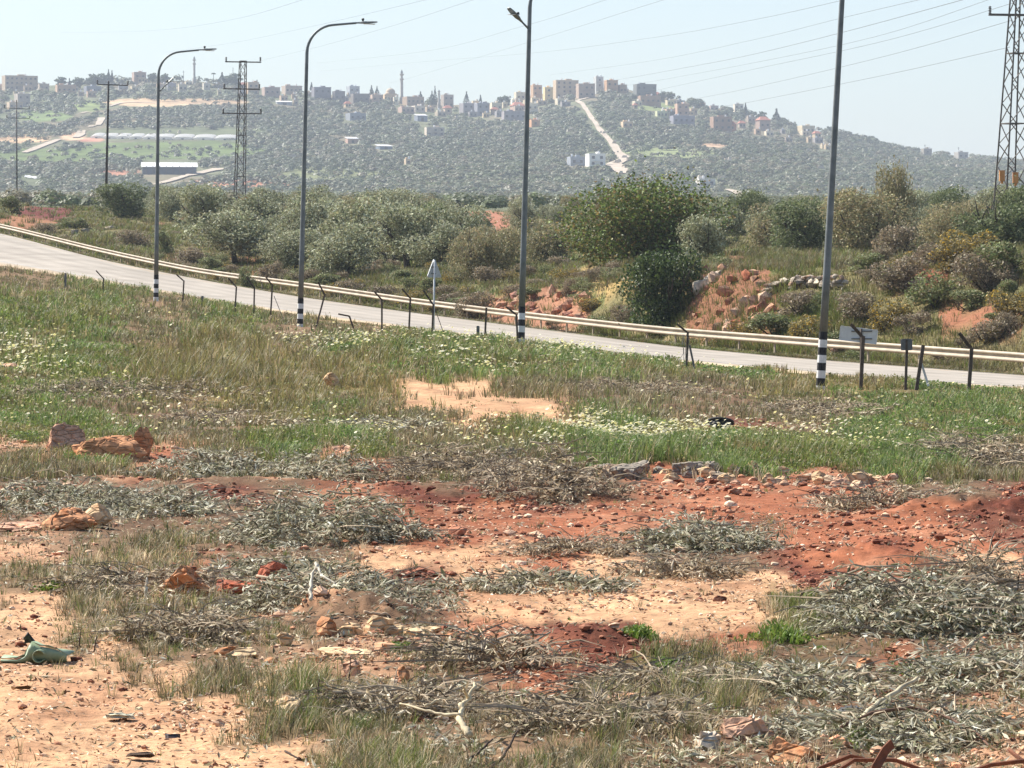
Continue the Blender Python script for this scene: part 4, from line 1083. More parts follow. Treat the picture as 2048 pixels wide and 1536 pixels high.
def wood(n0, d, K, leafsize, r, thin, px=None, hs=1.0):
    px = r.uniform(-160, 2210, n0) if px is None else px
    z = hill_z(px, d); row = row_of(z, d); th = 4.2 * F / d
    keep = ~hill_open(px, row, th)
    keep &= r.random(n0) < np.clip(.95 + 1.1 * fbm(X_of(px, d) / 90, d / 160, 57, 3), thin, 1)
    d = d[keep]; px = px[keep]; z = z[keep]; n = len(d); X = X_of(px, d)
    hgt = r.uniform(2.0, 4.2, n) * hs; wid = hgt * r.uniform(1.2, 2.0, n)
    uu = unit(r.normal(0, 1, (n, K, 3))); uu[:, :, 2] = np.abs(uu[:, :, 2]) * 1.15 - .3
    rr = r.uniform(.62, 1.06, (n, K, 1))
    P = np.stack([X, d, z], 1)[:, None, :] + uu * rr * np.stack([wid / 2, wid / 2, hgt * .5], 1)[:, None, :] + np.stack([np.zeros(n), np.zeros(n), hgt * .45], 1)[:, None, :]
    HP = np.array([srgb(*c) for c in [(114, 118, 94), (102, 110, 84), (124, 124, 100), (94, 102, 76), (120, 114, 92), (104, 114, 78)]])
    zone = np.clip(fbm(X / 120, d / 200, 73, 3), -.6, .6)[:, None]
    tc = HP[r.integers(0, len(HP), n)] * (1 + .35 * zone * np.array([1.1, .9, 1.0])) * (1 + .07 * r.normal(0, 1, (n, 1)))
    C = np.repeat(tc[:, None, :], K, 1) * (1 + .07 * r.normal(0, 1, (n, K, 1)))
    P = P.reshape(-1, 3); N = unit(uu.reshape(-1, 3) + r.normal(0, .30, (n * K, 3)) + np.array([0, 0, .85]))      # leaf clumps face outwards
    t = unit(np.cross(N, r.normal(0, 1, N.shape))); b_ = np.cross(N, t); L = leafsize * r.uniform(.6, 1.4, (n * K, 1))
    V = np.stack([P - t * L / 2, P + b_ * L * .45, P + t * L / 2, P - b_ * L * .45], 1).reshape(-1, 3)
    return V, np.arange(n * K * 4).reshape(-1, 4), np.repeat(np.clip(C.reshape(-1, 3), .005, 1), 4, 0)
mb = MB()
mb.add(*wood(40000, 1500 + 1620 * r.random(40000) ** 1.1, 34, 1.35, r, .5))
mb.add(*wood(4200, r.uniform(500, 1500, 4200), 190, .46, r, .4, None, .72))
mb.add(*wood(1500, r.uniform(2900, 3110, 1500), 44, 1.9, r, .4, r.uniform(-100, 1750, 1500), 1.55))
o = mb.build("olive_woods", M['far_leaf']); o["kind"] = "stuff"; o["label"] = "grey-green olive woods covering the hillside"

# pale stones and bits of terrace wall showing on the slope
rw = np.random.default_rng(12); mb = MB(); n = 260
px = np.where(rw.random(n) < .6, rw.uniform(1240, 2060, n), rw.uniform(0, 1240, n)); row_ = np.where(px > 1240, rw.uniform(300, 385, n), rw.uniform(235, 345, n))
for a_, b_ in zip(px, row_):
    sk = float(gcol(GR[17], a_))
    if b_ < sk + 22: continue
    dd = hill_hit(a_, b_); s_ = rw.uniform(.5, 1.6); zz = float(hill_z(np.array([a_]), np.array([dd]))[0])
    for q in range(rw.integers(1, 4)):
        mb.box((X_of(a_, dd) + rw.normal(0, 1.6), dd + rw.normal(0, 1), zz + 1.2 + rw.uniform(0, 1.4)), (s_ * rw.uniform(1, 2.6), s_, s_ * rw.uniform(.7, 1.3)), rw.uniform(-.5, .5), np.array(srgb(214, 200, 178)) * rw.uniform(.7, 1.0), .6)
o = mb.build("hillside_rocks", M['stone']); o["kind"] = "stuff"; o["label"] = "pale rocks and terrace stones dotted over the hillside"

# ------------------------------------------------------------------ village on the crest
rh = np.random.default_rng(9)
def house(x0, x1, top, base, wall, roof, win, label):
    pxm = (x0 + x1) / 2
    d = hill_hit(pxm, base) if base > 150 else 3000.0
    d = min(d, 3060.0)
    yaw = math.radians(rh.uniform(10, 24))
    Wt = (x1 - x0) * d / F; H = (base - top) * d / F
    dp = min(Wt * .75, 10.0); w = max(2.5, (Wt - dp * math.sin(yaw)) / math.cos(yaw))
    zb = (Y0 - base) * d / F + H0
    root = empty("house", (X_of(pxm, d), d + dp * .5, zb), yaw)
    tag(root, label, "house", "houses of the hill village")
    wc = np.array(srgb(*wall)) * np.array([1.04, 1.0, .90]); lt = np.clip(wc * 1.12, 0, .85)
    mb = MB(); hb = H - .7
    mb.box((0, 0, hb / 2 - 3), (w, dp, hb + 6), 0, wc)
    if roof in ('flat',):
        for s_ in (-1, 1):                        # parapet
            mb.box((0, s_ * (dp / 2 - .12), hb + .35), (w + .3, .25, .7), 0, lt); mb.box((s_ * (w / 2 - .12), 0, hb + .352), (.25, dp - .5, .7), 0, lt)
        sw = w * rh.uniform(.2, .34)
        mb.box((rh.uniform(-.3, .3) * w, dp * .1, hb + .9), (sw, dp * .35, 1.8), 0, wc)
        if win: mb.box((0, -dp / 2 - .5, hb * .48), (w * rh.uniform(.3, .5), 1.0, .22), 0, lt)
    mb.build("walls", M['house'], root)
    if roof == 'flat':
        mb = MB(); px_ = rh.uniform(-.35, .35) * w
        mb.lathe([(.001, 0), (.55, 0), (.55, 1.2), (.4, 1.35), (.001, 1.4)], 10, (px_, -dp * .2, hb + .7)); 
        for a in range(4): mb.box((px_ + .4 * math.cos(a * 1.57), -dp * .2 + .4 * math.sin(a * 1.57), hb + .35), (.08, .08, .72))
        mb.build("water_tank", M['solar'], root)
    elif roof == 'red':
        mb = MB(); e = .5; rz = hb + .35 + .22 * dp
        V = [(-w / 2 - e, -dp / 2 - e, hb), (w / 2 + e, -dp / 2 - e, hb), (w / 2 + e, dp / 2 + e, hb), (-w / 2 - e, dp / 2 + e, hb), (-w / 4, 0, rz + .6), (w / 4, 0, rz + .6)]
        mb.add(V, [np.array([[0, 1, 5, 4], [2, 3, 4, 5], [3, 2, 1, 0]]), np.array([[1, 2, 5], [3, 0, 4]])]); mb.build("roof", M['tile_red'], root)
    elif roof == 'white':
        mb = MB(); V = [(-w / 2 - .4, -dp / 2 - .4, hb - .1), (w / 2 + .4, -dp / 2 - .4, hb - .1), (w / 2 + .4, dp / 2 + .4, hb + 1.1), (-w / 2 - .4, dp / 2 + .4, hb + 1.1)]
        V += [(a, b, c + .2) for a, b, c in V]
        mb.add(V, np.array([[3, 2, 1, 0], [4, 5, 6, 7], [0, 1, 5, 4], [1, 2, 6, 5], [2, 3, 7, 6], [3, 0, 4, 7]])); mb.build("roof", M['sheet_white'], root)
        mb = MB(); mb.box((0, -dp / 2 - .02, hb * .35), (w * .25, .1, hb * .7)); mb.build("door", M['window'], root)
    if win:
        nx, ny = win; fh = hb / ny
        for iy in range(ny):
            for ix in range(nx):
                if nx * ny > 4 and rh.random() < .12: continue
                cx = (ix + .5) / nx * w - w / 2 + rh.uniform(-.15, .15); ww = min(1.5, w / nx * .5)
                mb = MB(); mb.box((cx, -dp / 2 - .02, fh * (iy + .55)), (ww, .12, min(1.5, fh * .5))); W_ = mb.build("window", M['window'], root)
                mb = MB(); mb.box((cx, -dp / 2 - .08, fh * (iy + .55) - min(1.5, fh * .5) / 2 - .06), (ww + .3, .25, .12), 0, lt); mb.build("sill", M['house'], W_)
    return root
for h in HOUSES: house(*h)

# mosque with dome, minarets, masts
d = 3040.0
b = pt(781, 205, d); root = empty("mosque", b); tag(root, "sandy mosque with a round dome left of the tall minaret", "mosque")
sc = d / F; c1 = np.array(srgb(206, 180, 144))
mb = MB(); mb.box((0, 0, 1.5), (28 * sc, 9, 9), .2, c1); mb.box((0, 0, 6.2), (22 * sc, 7, 1.0), .2, c1); mb.build("hall", M['house'], root)
mb = MB(); R = 9.5 * sc; mb.lathe([(R, 0), (R, R * .25)] + [(R * math.cos(a), R * .25 + R * .95 * math.sin(a)) for a in np.linspace(0, 1.5, 9)] + [(.001, R * 1.22)], 20, (0, 0, 6.6), np.array(srgb(186, 168, 142))); dm = mb.build("dome", M['house'], root, True)
mb = MB(); mb.tube([(0, 0, 6.6 + R * 1.2), (0, 0, 6.6 + R * 1.2 + 1.2)], .09, 6); mb.build("finial", M['lattice'], dm)
for x in (-8, -2.6, 2.6, 8):
    mb = MB(); mb.box((x * .45, -4.45 + x * .09, 2.4), (1.0, .5, 2.4), .2); mb.build("window", M['window'], root)
def minaret(px, r0, r1, d, rad, label, balc=(.66, .82)):
    b = pt(px, r0, d); H = (r0 - r1) * d / F
    root = empty("minaret", b); tag(root, label, "minaret"); c = np.array(srgb(176, 168, 156))
    mb = MB(); mb.lathe([(rad * 1.5, -6), (rad * 1.5, H * .06), (rad, H * .1), (rad * .92, H * balc[0])], 14, (0, 0, 0), c)
    mb.lathe([(rad * .75, H * balc[0]), (rad * .72, H * .90)], 14, (0, 0, 0), c); mb.build("shaft", M['house'], root, True)
    for f in balc:
        mb = MB(); mb.lathe([(rad * .75, H * (f - .03)), (rad * 1.45, H * f), (rad * 1.45, H * (f + .035)), (rad * 1.3, H * (f + .035)), (rad * 1.3, H * (f + .004)), (rad * .5, H * (f + .004))], 14, (0, 0, 0), c); mb.build("balcony", M['house'], root)
    mb = MB(); mb.lathe([(rad * .9, H * .89), (rad * .8, H * .91), (.05, H * 1.0)], 14, (0, 0, 0), np.array(srgb(120, 126, 124))); mb.build("cap", M['house'], root)
    return root
minaret(803.5, 198, 139, 3040, 1.15, "tall slender minaret beside the dome on the skyline")
minaret(388.5, 160, 112, 3060, .9, "farther thin minaret on the skyline left of the brown pylon")
minaret(878, 206, 179, 3000, .8, "short pale minaret right of the dark cypress pair")
for px, r0, r1, d, lb in [(466, 160, 135, 3060, "thin mast on the skyline behind the brown pylon"), (367, 158, 141, 3060, "tiny mast left of the farther minaret"), (1850, 300, 289, 3040, "tiny mast on the small grey building at the far right ridge"), (1917, 306, 294, 3040, "short mast on the turret at the far right ridge")]:
    b = pt(px, r0, d); root = empty("mast", b); tag(root, lb, "mast"); H = (r0 - r1) * d / F
    mb = MB(); mb.tube([(0, 0, -3), (0, 0, H)], [.32, .16], 6); mb.build("pole", M['lattice'], root)
    mb = MB(); mb.bar((-.8, 0, H * .8), (.8, 0, H * .8), .15); mb.bar((-.5, 0, H * .92), (.5, 0, H * .92), .15); mb.build("aerial", M['lattice'], root)

# shed with white roof, plastic tunnels, stray sheet on the left slope
d = hill_hit(340, 349); b = pt(339, 349, d); sc = d / F
root = empty("shed", b, .10); tag(root, "long dark-walled shed with a bright white roof behind the smallest lamp post", "shed")
w = 108 * sc; dp = 14.0; hb = 15 * sc
mb = MB(); mb.box((0, dp / 2, hb / 2 - 2), (w, dp, hb + 4)); mb.build("walls", M['shed_wall'], root)
mb = MB(); V = [(-w / 2 - .6, -.6, hb - .1), (w / 2 + .6, -.6, hb - .1), (w / 2 + .6, dp + .6, hb + 2.6), (-w / 2 - .6, dp + .6, hb + 2.6)]; V += [(x, y, z + .25) for x, y, z in V]
mb.add(V, np.array([[3, 2, 1, 0], [4, 5, 6, 7], [0, 1, 5, 4], [1, 2, 6, 5], [2, 3, 7, 6], [3, 0, 4, 7]])); mb.build("roof", M['sheet_white'], root)
for k in range(8):
    mb = MB(); mb.box(((k - 3.5) * w / 8.2, -.05, hb * .55), (.35, .3, hb + .8)); mb.build("post", M['lattice'], root)
xs = [(180, 205), (205, 232), (232, 258), (258, 285), (285, 310), (310, 345), (345, 385), (385, 428), (428, 471)]
for i, (x0, x1) in enumerate(xs):
    pm = (x0 + x1) / 2; r0 = 277 + 4 * (pm - 180) / 290; d = hill_hit(pm, r0); b = pt(pm, r0, d); sc = d / F; w = (x1 - x0) * sc * .985; hh = 6.0 * sc
    root = empty("plastic_tunnel", b, 0.0)
    tag(root, "white plastic-covered growing tunnel in the long row on the left slope", "greenhouse", "plastic tunnels in a row on the left slope")
    L_ = 26.0; V = []; m = 11
    for y in (0, L_):
        for a in np.linspace(0, math.pi, m): V.append((-w / 2 * math.cos(a), y, (hh * .45 + hh * .55 * math.sin(a) ** .8 if 0 < a < math.pi else -1.0) + y * .115))
    j = np.arange(m - 1); mb = MB(); mb.add(V, [np.stack([j, j + 1, m + j + 1, m + j], -1), np.arange(m)[None], (np.arange(m) + m)[::-1][None]]); mb.build("cover", M['film'], root)
    mb = MB(); mb.box((0, -.06, hh * .25), (1.4, .12, hh * .5)); mb.build("door", M['shed_wall'], root)
d = hill_hit(62, 358); b = pt(62, 358, d); mb = MB(); V = []
for iy in range(4):
    for ix in range(9):
        V.append(((ix - 4) * .85, iy * 1.6, 1.1 + iy * .35 - .12 * ix + .15 * math.sin(ix * 1.9 + iy)))
i = np.arange(3)[:, None] * 9; j = np.arange(8)[None, :]
V2 = V + [(x, y, z - .12) for x, y, z in V]
mb.add(V2, [np.stack([i + j, i + j + 1, i + 9 + j + 1, i + 9 + j], -1).reshape(-1, 4), np.stack([i + j, i + 9 + j, i + 9 + j + 1, i + j + 1], -1).reshape(-1, 4) + 36])
for s_ in (-3, 3): mb.box((s_, 2, .4), (.2, .2, 1.6))
o = mb.build("white_canopy", M['sheet_white']); o.location = b; tag(o, "small bright white canopy in the dark olives at the far left", "canopy")

# cypresses and skyline trees
def sky_tree(kind, px, top, base, wpx, label, d=3030.0, seed=0):
    r = np.random.default_rng(1000 + seed + int(px)); b = pt(px, base, d); H = (base - top) * d / F + 2; W = wpx * d / F
    nm, cat = {'cypress': ("cypress_tree", "tree"), 'round': ("round_tree", "tree"), 'palm': ("palm_tree", "tree")}[kind]
    root = empty(nm, b - np.array([0, 0, 2])); tag(root, label, cat)
    n = 420
    if kind == 'cypress':
        t = r.random(n) ** .8; a = r.uniform(0, 6.283, n); rad = W / 2 * np.clip(np.sin(np.clip(t * 1.08 + .06, 0, 1) ** .62 * math.pi) * 1.05, .04, 1) * r.uniform(.6, 1.1, n)
        P = np.stack([rad * np.cos(a), rad * np.sin(a), H * (.05 + .95 * t)], 1); pal = [(62, 80, 58), (74, 90, 64), (54, 70, 54)]
    elif kind == 'round':
        u = unit(r.normal(0, 1, (n, 3))); P = u * r.uniform(.6, 1.08, (n, 1)) * np.array([W / 2, W / 2, H * .42]) + np.array([0, 0, H * .56]); P[:, 0] += .15 * W * np.sin(P[:, 2] * 2); pal = [(84, 100, 72), (74, 90, 64), (98, 110, 80)]
    else:
        n = 260; a = r.integers(0, 14, n) * .449; t = r.random(n); P = np.stack([np.cos(a) * t * W / 2, np.sin(a) * t * W / 2, H * .86 + W * .35 * (t - 1.3 * t * t)], 1); pal = [(84, 98, 66), (70, 84, 58)]
    V, Fq, C = leaf_quads(P, max(.9, W * .2), .7, r, tint(len(P), pal, .15, r)); mb = MB(); mb.add(V, Fq, C); mb.build("crown", M['far_leaf'], root)
    mb = MB(); mb.tube([(0, 0, -1), (0, 0, H * (.8 if kind == 'palm' else .5))], [.3, .2], 6); mb.build("trunk", M['bark'], root)
for i, a in enumerate([
    ('cypress', 217, 139, 162, 9, "taller of the two cypresses side by side above the wooden power pole"), ('cypress', 224, 141, 162, 7, "shorter of the two cypresses side by side above the wooden power pole"),
    ('cypress', 444, 145, 170, 17, "broad conical tree on the skyline left of the brown pylon"), ('cypress', 514, 160, 180, 11, "pointed cypress right of the brown pylon"), ('cypress', 743, 171, 190, 9, "left one of two cypresses left of the dome"),
    ('cypress', 754, 173, 191, 10, "right one of two cypresses left of the dome"), ('cypress', 694, 189, 210, 12, "dark cypress in front of the brown-grey houses"), ('cypress', 841, 183, 204, 13, "cypress right of the tall minaret"),
    ('cypress', 864, 182, 207, 12, "shorter partner of the tall cypress beside the short minaret"), ('cypress', 870, 172, 207, 9, "tallest cypress, beside the short pale minaret"), ('cypress', 933, 183, 208, 12, "single cypress standing over the grey house with bright end"), ('cypress', 961, 190, 207, 6, "thin dark cypress right of the single cypress"),
    ('cypress', 623, 165, 178, 6, "small cypress right beside the second lamp post"), ('palm', 427, 143, 168, 9, "small palm-like tree left of the broad conical tree"), ('round', 122, 153, 170, 20, "round tree alone on the skyline at left"), ('round', 156, 155, 172, 22, "bushy tree right of the round skyline tree"),
    ('cypress', 139, 157, 172, 7, "small pointed tree between two round skyline trees"), ('round', 188, 148, 168, 24, "broad dark tree clump left of the cypress twins"), ('round', 207, 147, 166, 26, "dark tree clump at the foot of the cypress twins"), ('round', 465, 147, 172, 32, "dark broad tree behind the brown pylon"), ('round', 430, 168, 200, 46, "large dark tree mass below the palm-like tree"),
    ('cypress', 1553, 218, 247, 19, "tall dark tree on the skyline above the red canopy roof"), ('round', 1524, 223, 240, 17, "rounded skyline tree left of the tall dark one"), ('round', 1400, 197, 216, 16, "domed tree on the right shoulder of the hill"), ('round', 1384, 201, 214, 13, "smaller domed tree left of the domed tree"), ('round', 1340, 186, 200, 12, "skyline bush right of the dark grey two-level house"), ('round', 1325, 182, 198, 14, "skyline bush touching the dark grey two-level house"),
    ('cypress', 1491, 206, 221, 6, "small dark cypress beside the whitish skyline house"), ('round', 1690, 262, 277, 16, "skyline bush just right of the tallest lamp post"), ('round', 1766, 283, 300, 14, "skyline bush further right of the tallest lamp post"), ('round', 1588, 247, 262, 14, "bush left of the cream house with dark openings"), ('round', 1660, 253, 270, 18, "skyline bush just left of the tallest lamp post"), ('round', 1300, 205, 220, 26, "dark bush below the brown house on the right shoulder"), ('round', 1090, 196, 216, 30, "green tree clump below the sunlit yellow-cream house"), ('round', 1010, 192, 206, 26, "green clump left of the middle lamp post on the crest"), ('round', 305, 146, 160, 18, "bush on top of the knoll"), ('round', 330, 147, 162, 16, "bush right of the smallest lamp post on the skyline"),
]): sky_tree(*a, seed=i)

# ------------------------------------------------------------------ field: grass, weeds, flowers
def field_samples(n, dmin, dmax, r, x0=-160, x1=2210):
    """points on the ground, even over the picture of a flat field"""
    n = int(n * 1.45); d = 1 / r.uniform(1 / dmax, 1 / dmin, n); m = 1.3 * F / d        # a strip wider than the picture on both sides
    px = x0 - m + (x1 - x0 + 2 * m) * r.random(n)
    z = ground_z(px, d)
    return px, d, z, row_of(z, d)
def blades(P, h, w, lean, r, cols, per, spread, curl=.35):
    """tufts of bent blades: per blades each, two-segment"""
    n = len(P); N = n * per
    rep = lambda a: np.repeat(a, per, 0)
    a = r.uniform(0, 2 * math.pi, N); u = np.stack([np.cos(a), np.sin(a), np.zeros(N)], 1)
    base = rep(P) + u * (rep(spread) * r.uniform(0, 1, N))[:, None]
    H = rep(h) * r.uniform(.45, 1.15, N); L = rep(lean) * r.uniform(.2, 1.3, N) * H
    wd = rep(w) * r.uniform(.6, 1.3, N)
    b = np.stack([-np.sin(a + r.normal(0, .6, N)), np.cos(a), np.zeros(N)], 1); b = unit(b)
    mid = base + u * (L * curl)[:, None] + np.array([0, 0, 1]) * (H * .6)[:, None]
    tip = base + u * L[:, None] + np.array([0, 0, 1]) * H[:, None]
    V = np.stack([base - b * wd[:, None] / 2, base + b * wd[:, None] / 2, mid + b * wd[:, None] * .4, mid - b * wd[:, None] * .4, tip], 1).reshape(-1, 3)
    k = np.arange(N)[:, None] * 5
    C = np.clip(rep(cols) * (1 + .2 * r.normal(0, 1, (N, 1))), .003, 1)
    return V, [k + np.array([[0, 1, 2, 3]]), k + np.array([[3, 2, 4]])], np.repeat(C, 5, 0)
PAL = {'g': [(104, 118, 58), (118, 128, 64), (90, 106, 54), (130, 130, 74), (112, 112, 66)], 'fresh': [(104, 124, 66), (118, 134, 72), (92, 112, 62), (126, 134, 78)], 'y': [(122, 118, 70), (136, 126, 80), (110, 110, 64), (134, 116, 82)],
       'b': [(122, 110, 82), (136, 122, 94), (108, 104, 74), (112, 116, 72)], 'straw': [(196, 176, 136), (178, 156, 118), (206, 190, 156)]}
def pick(pal, n, r): c = np.array([srgb(*x) for x in PAL[pal]]); return c[r.integers(0, len(c), n)]
r = np.random.default_rng(31)
mb = MB()
px, d, z, row = field_samples(120000, 40, 240, r)
ok = d < gdepth(I_NEAR, px) - 1.0 - 2.0 * r.random(len(px))
FEET = [(1640, 88), (1042, 109), (600, 131), (312, 159), (1722, 90), (1810, 88), (1833, 87), (1938, 85), (1373, 100)]      # trodden ground round the posts
for fx, fd in FEET: ok &= ~((np.abs(px - fx) < 34) & (d > fd - 11) & (d < fd + 1.5) & (r.random(len(px)) < .9))
px, d, z, row = px[ok], d[ok], z[ok], row[ok]
W = cover(px, row); g, y, b, w = W[0], W[1], W[2], W[3]
bare = W[5] + W[6] + W[4]
P_ = g * 1.0 + w * .9 + y * .95 + b * .75 + W[7] * .30 + .03 * bare + .25 * W[8]
patch = np.clip(.75 + 1.3 * fbm(X_of(px, d) / 1.3, d / 3.2, 83, 4), .12, 1)
ok = r.random(len(px)) < P_ * patch; px, d, z, row, W = px[ok], d[ok], z[ok], row[ok], W[:, ok]
n = len(px); X = X_of(px, d)
kind = r.random(n); gw = W[0] + W[3]; tot = gw + W[1] + W[2] + W[7] + .3
isg = kind < gw / tot; isy = ~isg & (kind < (gw + W[1]) / tot)
hp = 1 + 1.9 * fbm(X / 1.5, d / 3.5, 65, 4)
h = np.where(isg, .18 + .04 * (px > 950), np.where(isy, .27, .13)) * np.clip(hp, .3, 2.4) * np.clip(d / 70, .75, 1.35) * (1 - .62 * np.clip((d - (gdepth(I_NEAR, px) - 34)) / 10, 0, 1) * np.clip((px - 250) / 500, 0, 1))
col = np.where(isg[:, None], pick('g', n, r), np.where(isy[:, None], pick('y', n, r), pick('b', n, r)))
mixn = fbm(X / .9, d / 2.4, 15, 3)
col = np.where((isg & ((px > 900 - 300 * mixn) | (mixn < -.12)) & (fbm(X / 1.6, d / 4, 19, 3) > -.2))[:, None], pick('fresh', n, r), col)
col = np.where(((mixn > .22) & isg)[:, None], pick('y', n, r), col)
col = np.where((r.random(n) < .10)[:, None], pick('straw', n, r) * .8, col)
V, Fs, C = blades(np.stack([X, d, z - .01], 1), h, np.clip(.011 * d / 50, .010, .030), np.full(n, .55), r, col, 8, np.full(n, .10) * np.clip(d / 60, .7, 1.6))
mb.add(V, Fs, C)
lf = np.repeat(np.where(isg | (r.random(n) < .25))[0], 3)                               # broad weed leaves between the blades
Q = np.stack([X[lf] + r.normal(0, .09, len(lf)), d[lf] + r.normal(0, .2, len(lf)), z[lf] + h[lf] * r.uniform(.1, .95, len(lf))], 1)
V, Fq, C = leaf_quads(Q, .045, .55, r, np.clip(col[lf] * (1 + .25 * r.normal(0, 1, (len(lf), 1))) * np.array([.95, 1.05, .9]), .003, 1), .8)
V = (V.reshape(-1, 4, 3) - Q[:, None]) * np.clip(d[lf] / 60, .7, 1.8)[:, None, None] + Q[:, None]
mb.add(V.reshape(-1, 3), Fq, C)
# near weeds between the cuttings
px, d, z, row = field_samples(80000, 13, 44, r); W = cover(px, row)
P_ = W[0] * 1.0 + W[1] * .9 + W[2] * .70 + W[7] * .10 + W[8] * .12 + .015
patch = np.clip(.6 + 1.6 * fbm(X_of(px, d) / .5, d / 1.1, 87, 4), .03, 1)
ok = r.random(len(px)) < P_ * patch; px, d, z, row, W = px[ok], d[ok], z[ok], row[ok], W[:, ok]
n = len(px); X = X_of(px, d); q = r.random(n)
col = np.where((q < .14 + .5 * W[0])[:, None], pick('g', n, r) * .9, np.where((q < .78)[:, None], pick('b', n, r) * np.where(r.random((n, 1)) < .4, .6, 1.0), pick('straw', n, r) * .9))
h = r.uniform(.02, .075, n) * (1 + .9 * W[0] + .5 * W[2]) * np.clip(1 + fbm(X * 2, d, 12, 2), .5, 1.6)
V, Fs, C = blades(np.stack([X, d, z - .004], 1), h, np.clip(.0045 * d / 25, .003, .009), np.full(n, .8), r, col, 9, np.full(n, .035) * np.clip(d / 25, .7, 1.5))
mb.add(V, Fs, C)
# verge and bank beyond the road
n0 = 95000
px = r.uniform(-160, 2210, n0); a = gdepth(I_FAR, px) + .8; b_ = np.full(n0, 478.0)
u = r.random(n0) ** 1.6; d = 1 / (1 / a + (1 / b_ - 1 / a) * u)
z = ground_z(px, d); X = X_of(px, d); n1 = fbm(X / 3.5, d / 9, 29, 4)
row = row_of(z, d)
bank = (px > 1370) & (px < 1560) & (d < gdepth(I_RAIL, px) + 20); heap = (px > 970) & (px < 1180) & (d < gdepth(I_RAIL, px) + 16) & (d > gdepth(I_RAIL, px) + 2)
earth = np.zeros(n0, bool)
for qx, qr, qw, qh in [(85, 428, 60, 18), (40, 448, 70, 12), (735, 412, 60, 14), (965, 448, 60, 28), (1840, 560, 50, 24), (1960, 640, 80, 26)]: earth |= ((px - qx) / qw) ** 2 + ((row - qr) / qh) ** 2 < 1
railb = np.abs(d - gdepth(I_RAIL, px)) < 1.0
ok = (r.random(n0) < np.clip(.70 + 1.0 * n1, .25, 1)) & ~(bank & (r.random(n0) < .45)) & ~(heap & (r.random(n0) < .85)) & ~(earth & (r.random(n0) < .9)) & ~(railb & (r.random(n0) < .5))
px, d, z, X, n1 = px[ok], d[ok], z[ok], X[ok], n1[ok]; n = len(px)
dr = gdepth(I_RAIL, px); verge = d < dr + 1.5
q = r.random(n) + n1 * .8
col = np.where((q > .62)[:, None], pick('g', n, r) * .85, np.where((q > .32)[:, None], pick('y', n, r) * .8, pick('b', n, r) * .85))
h = np.where(verge, .16, .34) * np.clip(1 + 1.2 * fbm(X / 2, d / 4, 33, 3), .35, 2.0)
V, Fs, C = blades(np.stack([X, d, z - .03], 1), h, np.clip(.022 * d / 130, .02, .06), np.full(n, .7), r, col, 9, np.where(verge, .16, .30))
mb.add(V, Fs, C)
o = mb.build("grass", M['grass']); o["kind"] = "stuff"; o["label"] = "green, ochre and dry brown grass and weeds over the field and the verge"

# small leafy weed patches that stand out green in the foreground
WEED = [(1282, 1292, 60, 34, "leafy bright green weed on the red bank in the middle foreground"), (1985, 1262, 50, 40, "bright green weed tuft at the right edge among cut branches"), (800, 1302, 40, 22, "yellow-green low weed right of the cream stones"),
        (1550, 1290, 110, 50, "yellow-green grassy clump left of the big cut branch heap"), (640, 1410, 60, 40, "dark green weed left of the forked pale stick"), (110, 1175, 40, 20, "small green weed at the left edge of the brown weeds"), (1330, 1330, 70, 24, "green weed strip below the leafy bright green weed"), (1720, 1490, 60, 30, "green tuft between the rusty strips"), (1815, 1345, 50, 24, "yellow-green weed beside the long diagonal stick"), (1620, 1215, 60, 40, "green weed on the left edge of the big cut branch heap")]
for px0, row0, wpx, hpx, lb in WEED:
    d = H0 * F / (row0 + 6 - Y0); sc = d / F; n = 90; rr = np.random.default_rng(px0)
    x = rr.normal(0, .33, n) * wpx * sc; yv = rr.normal(0, .4, n) * wpx * sc; zz = ground_z(CX + (X_of(px0, d) + x) * F / (d + yv), d + yv)
    b0 = np.array([X_of(px0, d), d, 0.0]); m2 = MB()
    hh = hpx * sc * np.exp(-(x / (wpx * sc * .45)) ** 2) * rr.uniform(.5, 1.0, n)
    col = pick('g', n, rr) * np.array([.95, 1.15, .8])
    V, Fs, C = blades(np.stack([x, yv, zz - .004], 1), hh, np.full(n, .007 * d / 20), np.full(n, .7), rr, col, 8, np.full(n, .03)); m2.add(V, Fs, C)
    PP = np.repeat(np.stack([x, yv, zz], 1), 5, 0) + np.stack([rr.normal(0, .02, n * 5), rr.normal(0, .02, n * 5), rr.uniform(.2, .95, n * 5) * np.repeat(hh, 5)], 1)
    V, Fq, C = leaf_quads(PP, .026 * d / 20, .6, rr, np.clip(np.repeat(col, 5, 0) * 1.05, 0, 1)); m2.add(V, Fq, C)
    o = m2.build("weed", M['grass']); o.location = b0; tag(o, lb, "plant")

# white daisies: heads on short stalks, thick in two bands
r = np.random.default_rng(77)
px, d, z, row = field_samples(34000, 44, 150, r); W = cover(px, row)
ok = d < gdepth(I_NEAR, px) - 2
PQ = W[3] * .85 * np.clip(.55 + 2.0 * fbm(X_of(px, d) / 1.1, d / 3.0, 93, 3), 0, 1) + W[0] * .028 + W[1] * .012 + W[2] * .02 + W[7] * .02
for qx, qr, qw, qh, s_ in [(740, 692, 130, 14, .9), (1120, 716, 190, 26, .6), (1180, 886, 190, 26, 1.3), (1600, 884, 120, 20, .5), (20, 715, 50, 24, .5), (600, 690, 40, 10, .7), (425, 660, 30, 12, .4), (700, 880, 160, 30, .15), (250, 820, 200, 40, .12)]:
    PQ += s_ * np.exp(-((px - qx) / qw) ** 2 - ((row - qr) / qh) ** 2)
ok &= r.random(len(px)) < PQ * .8; px, d, z = px[ok], d[ok], z[ok]; n = len(px)
X = X_of(px, d); top = np.stack([X, d, z + r.uniform(.10, .26, n) * np.clip(d / 70, .8, 1.3)], 1)
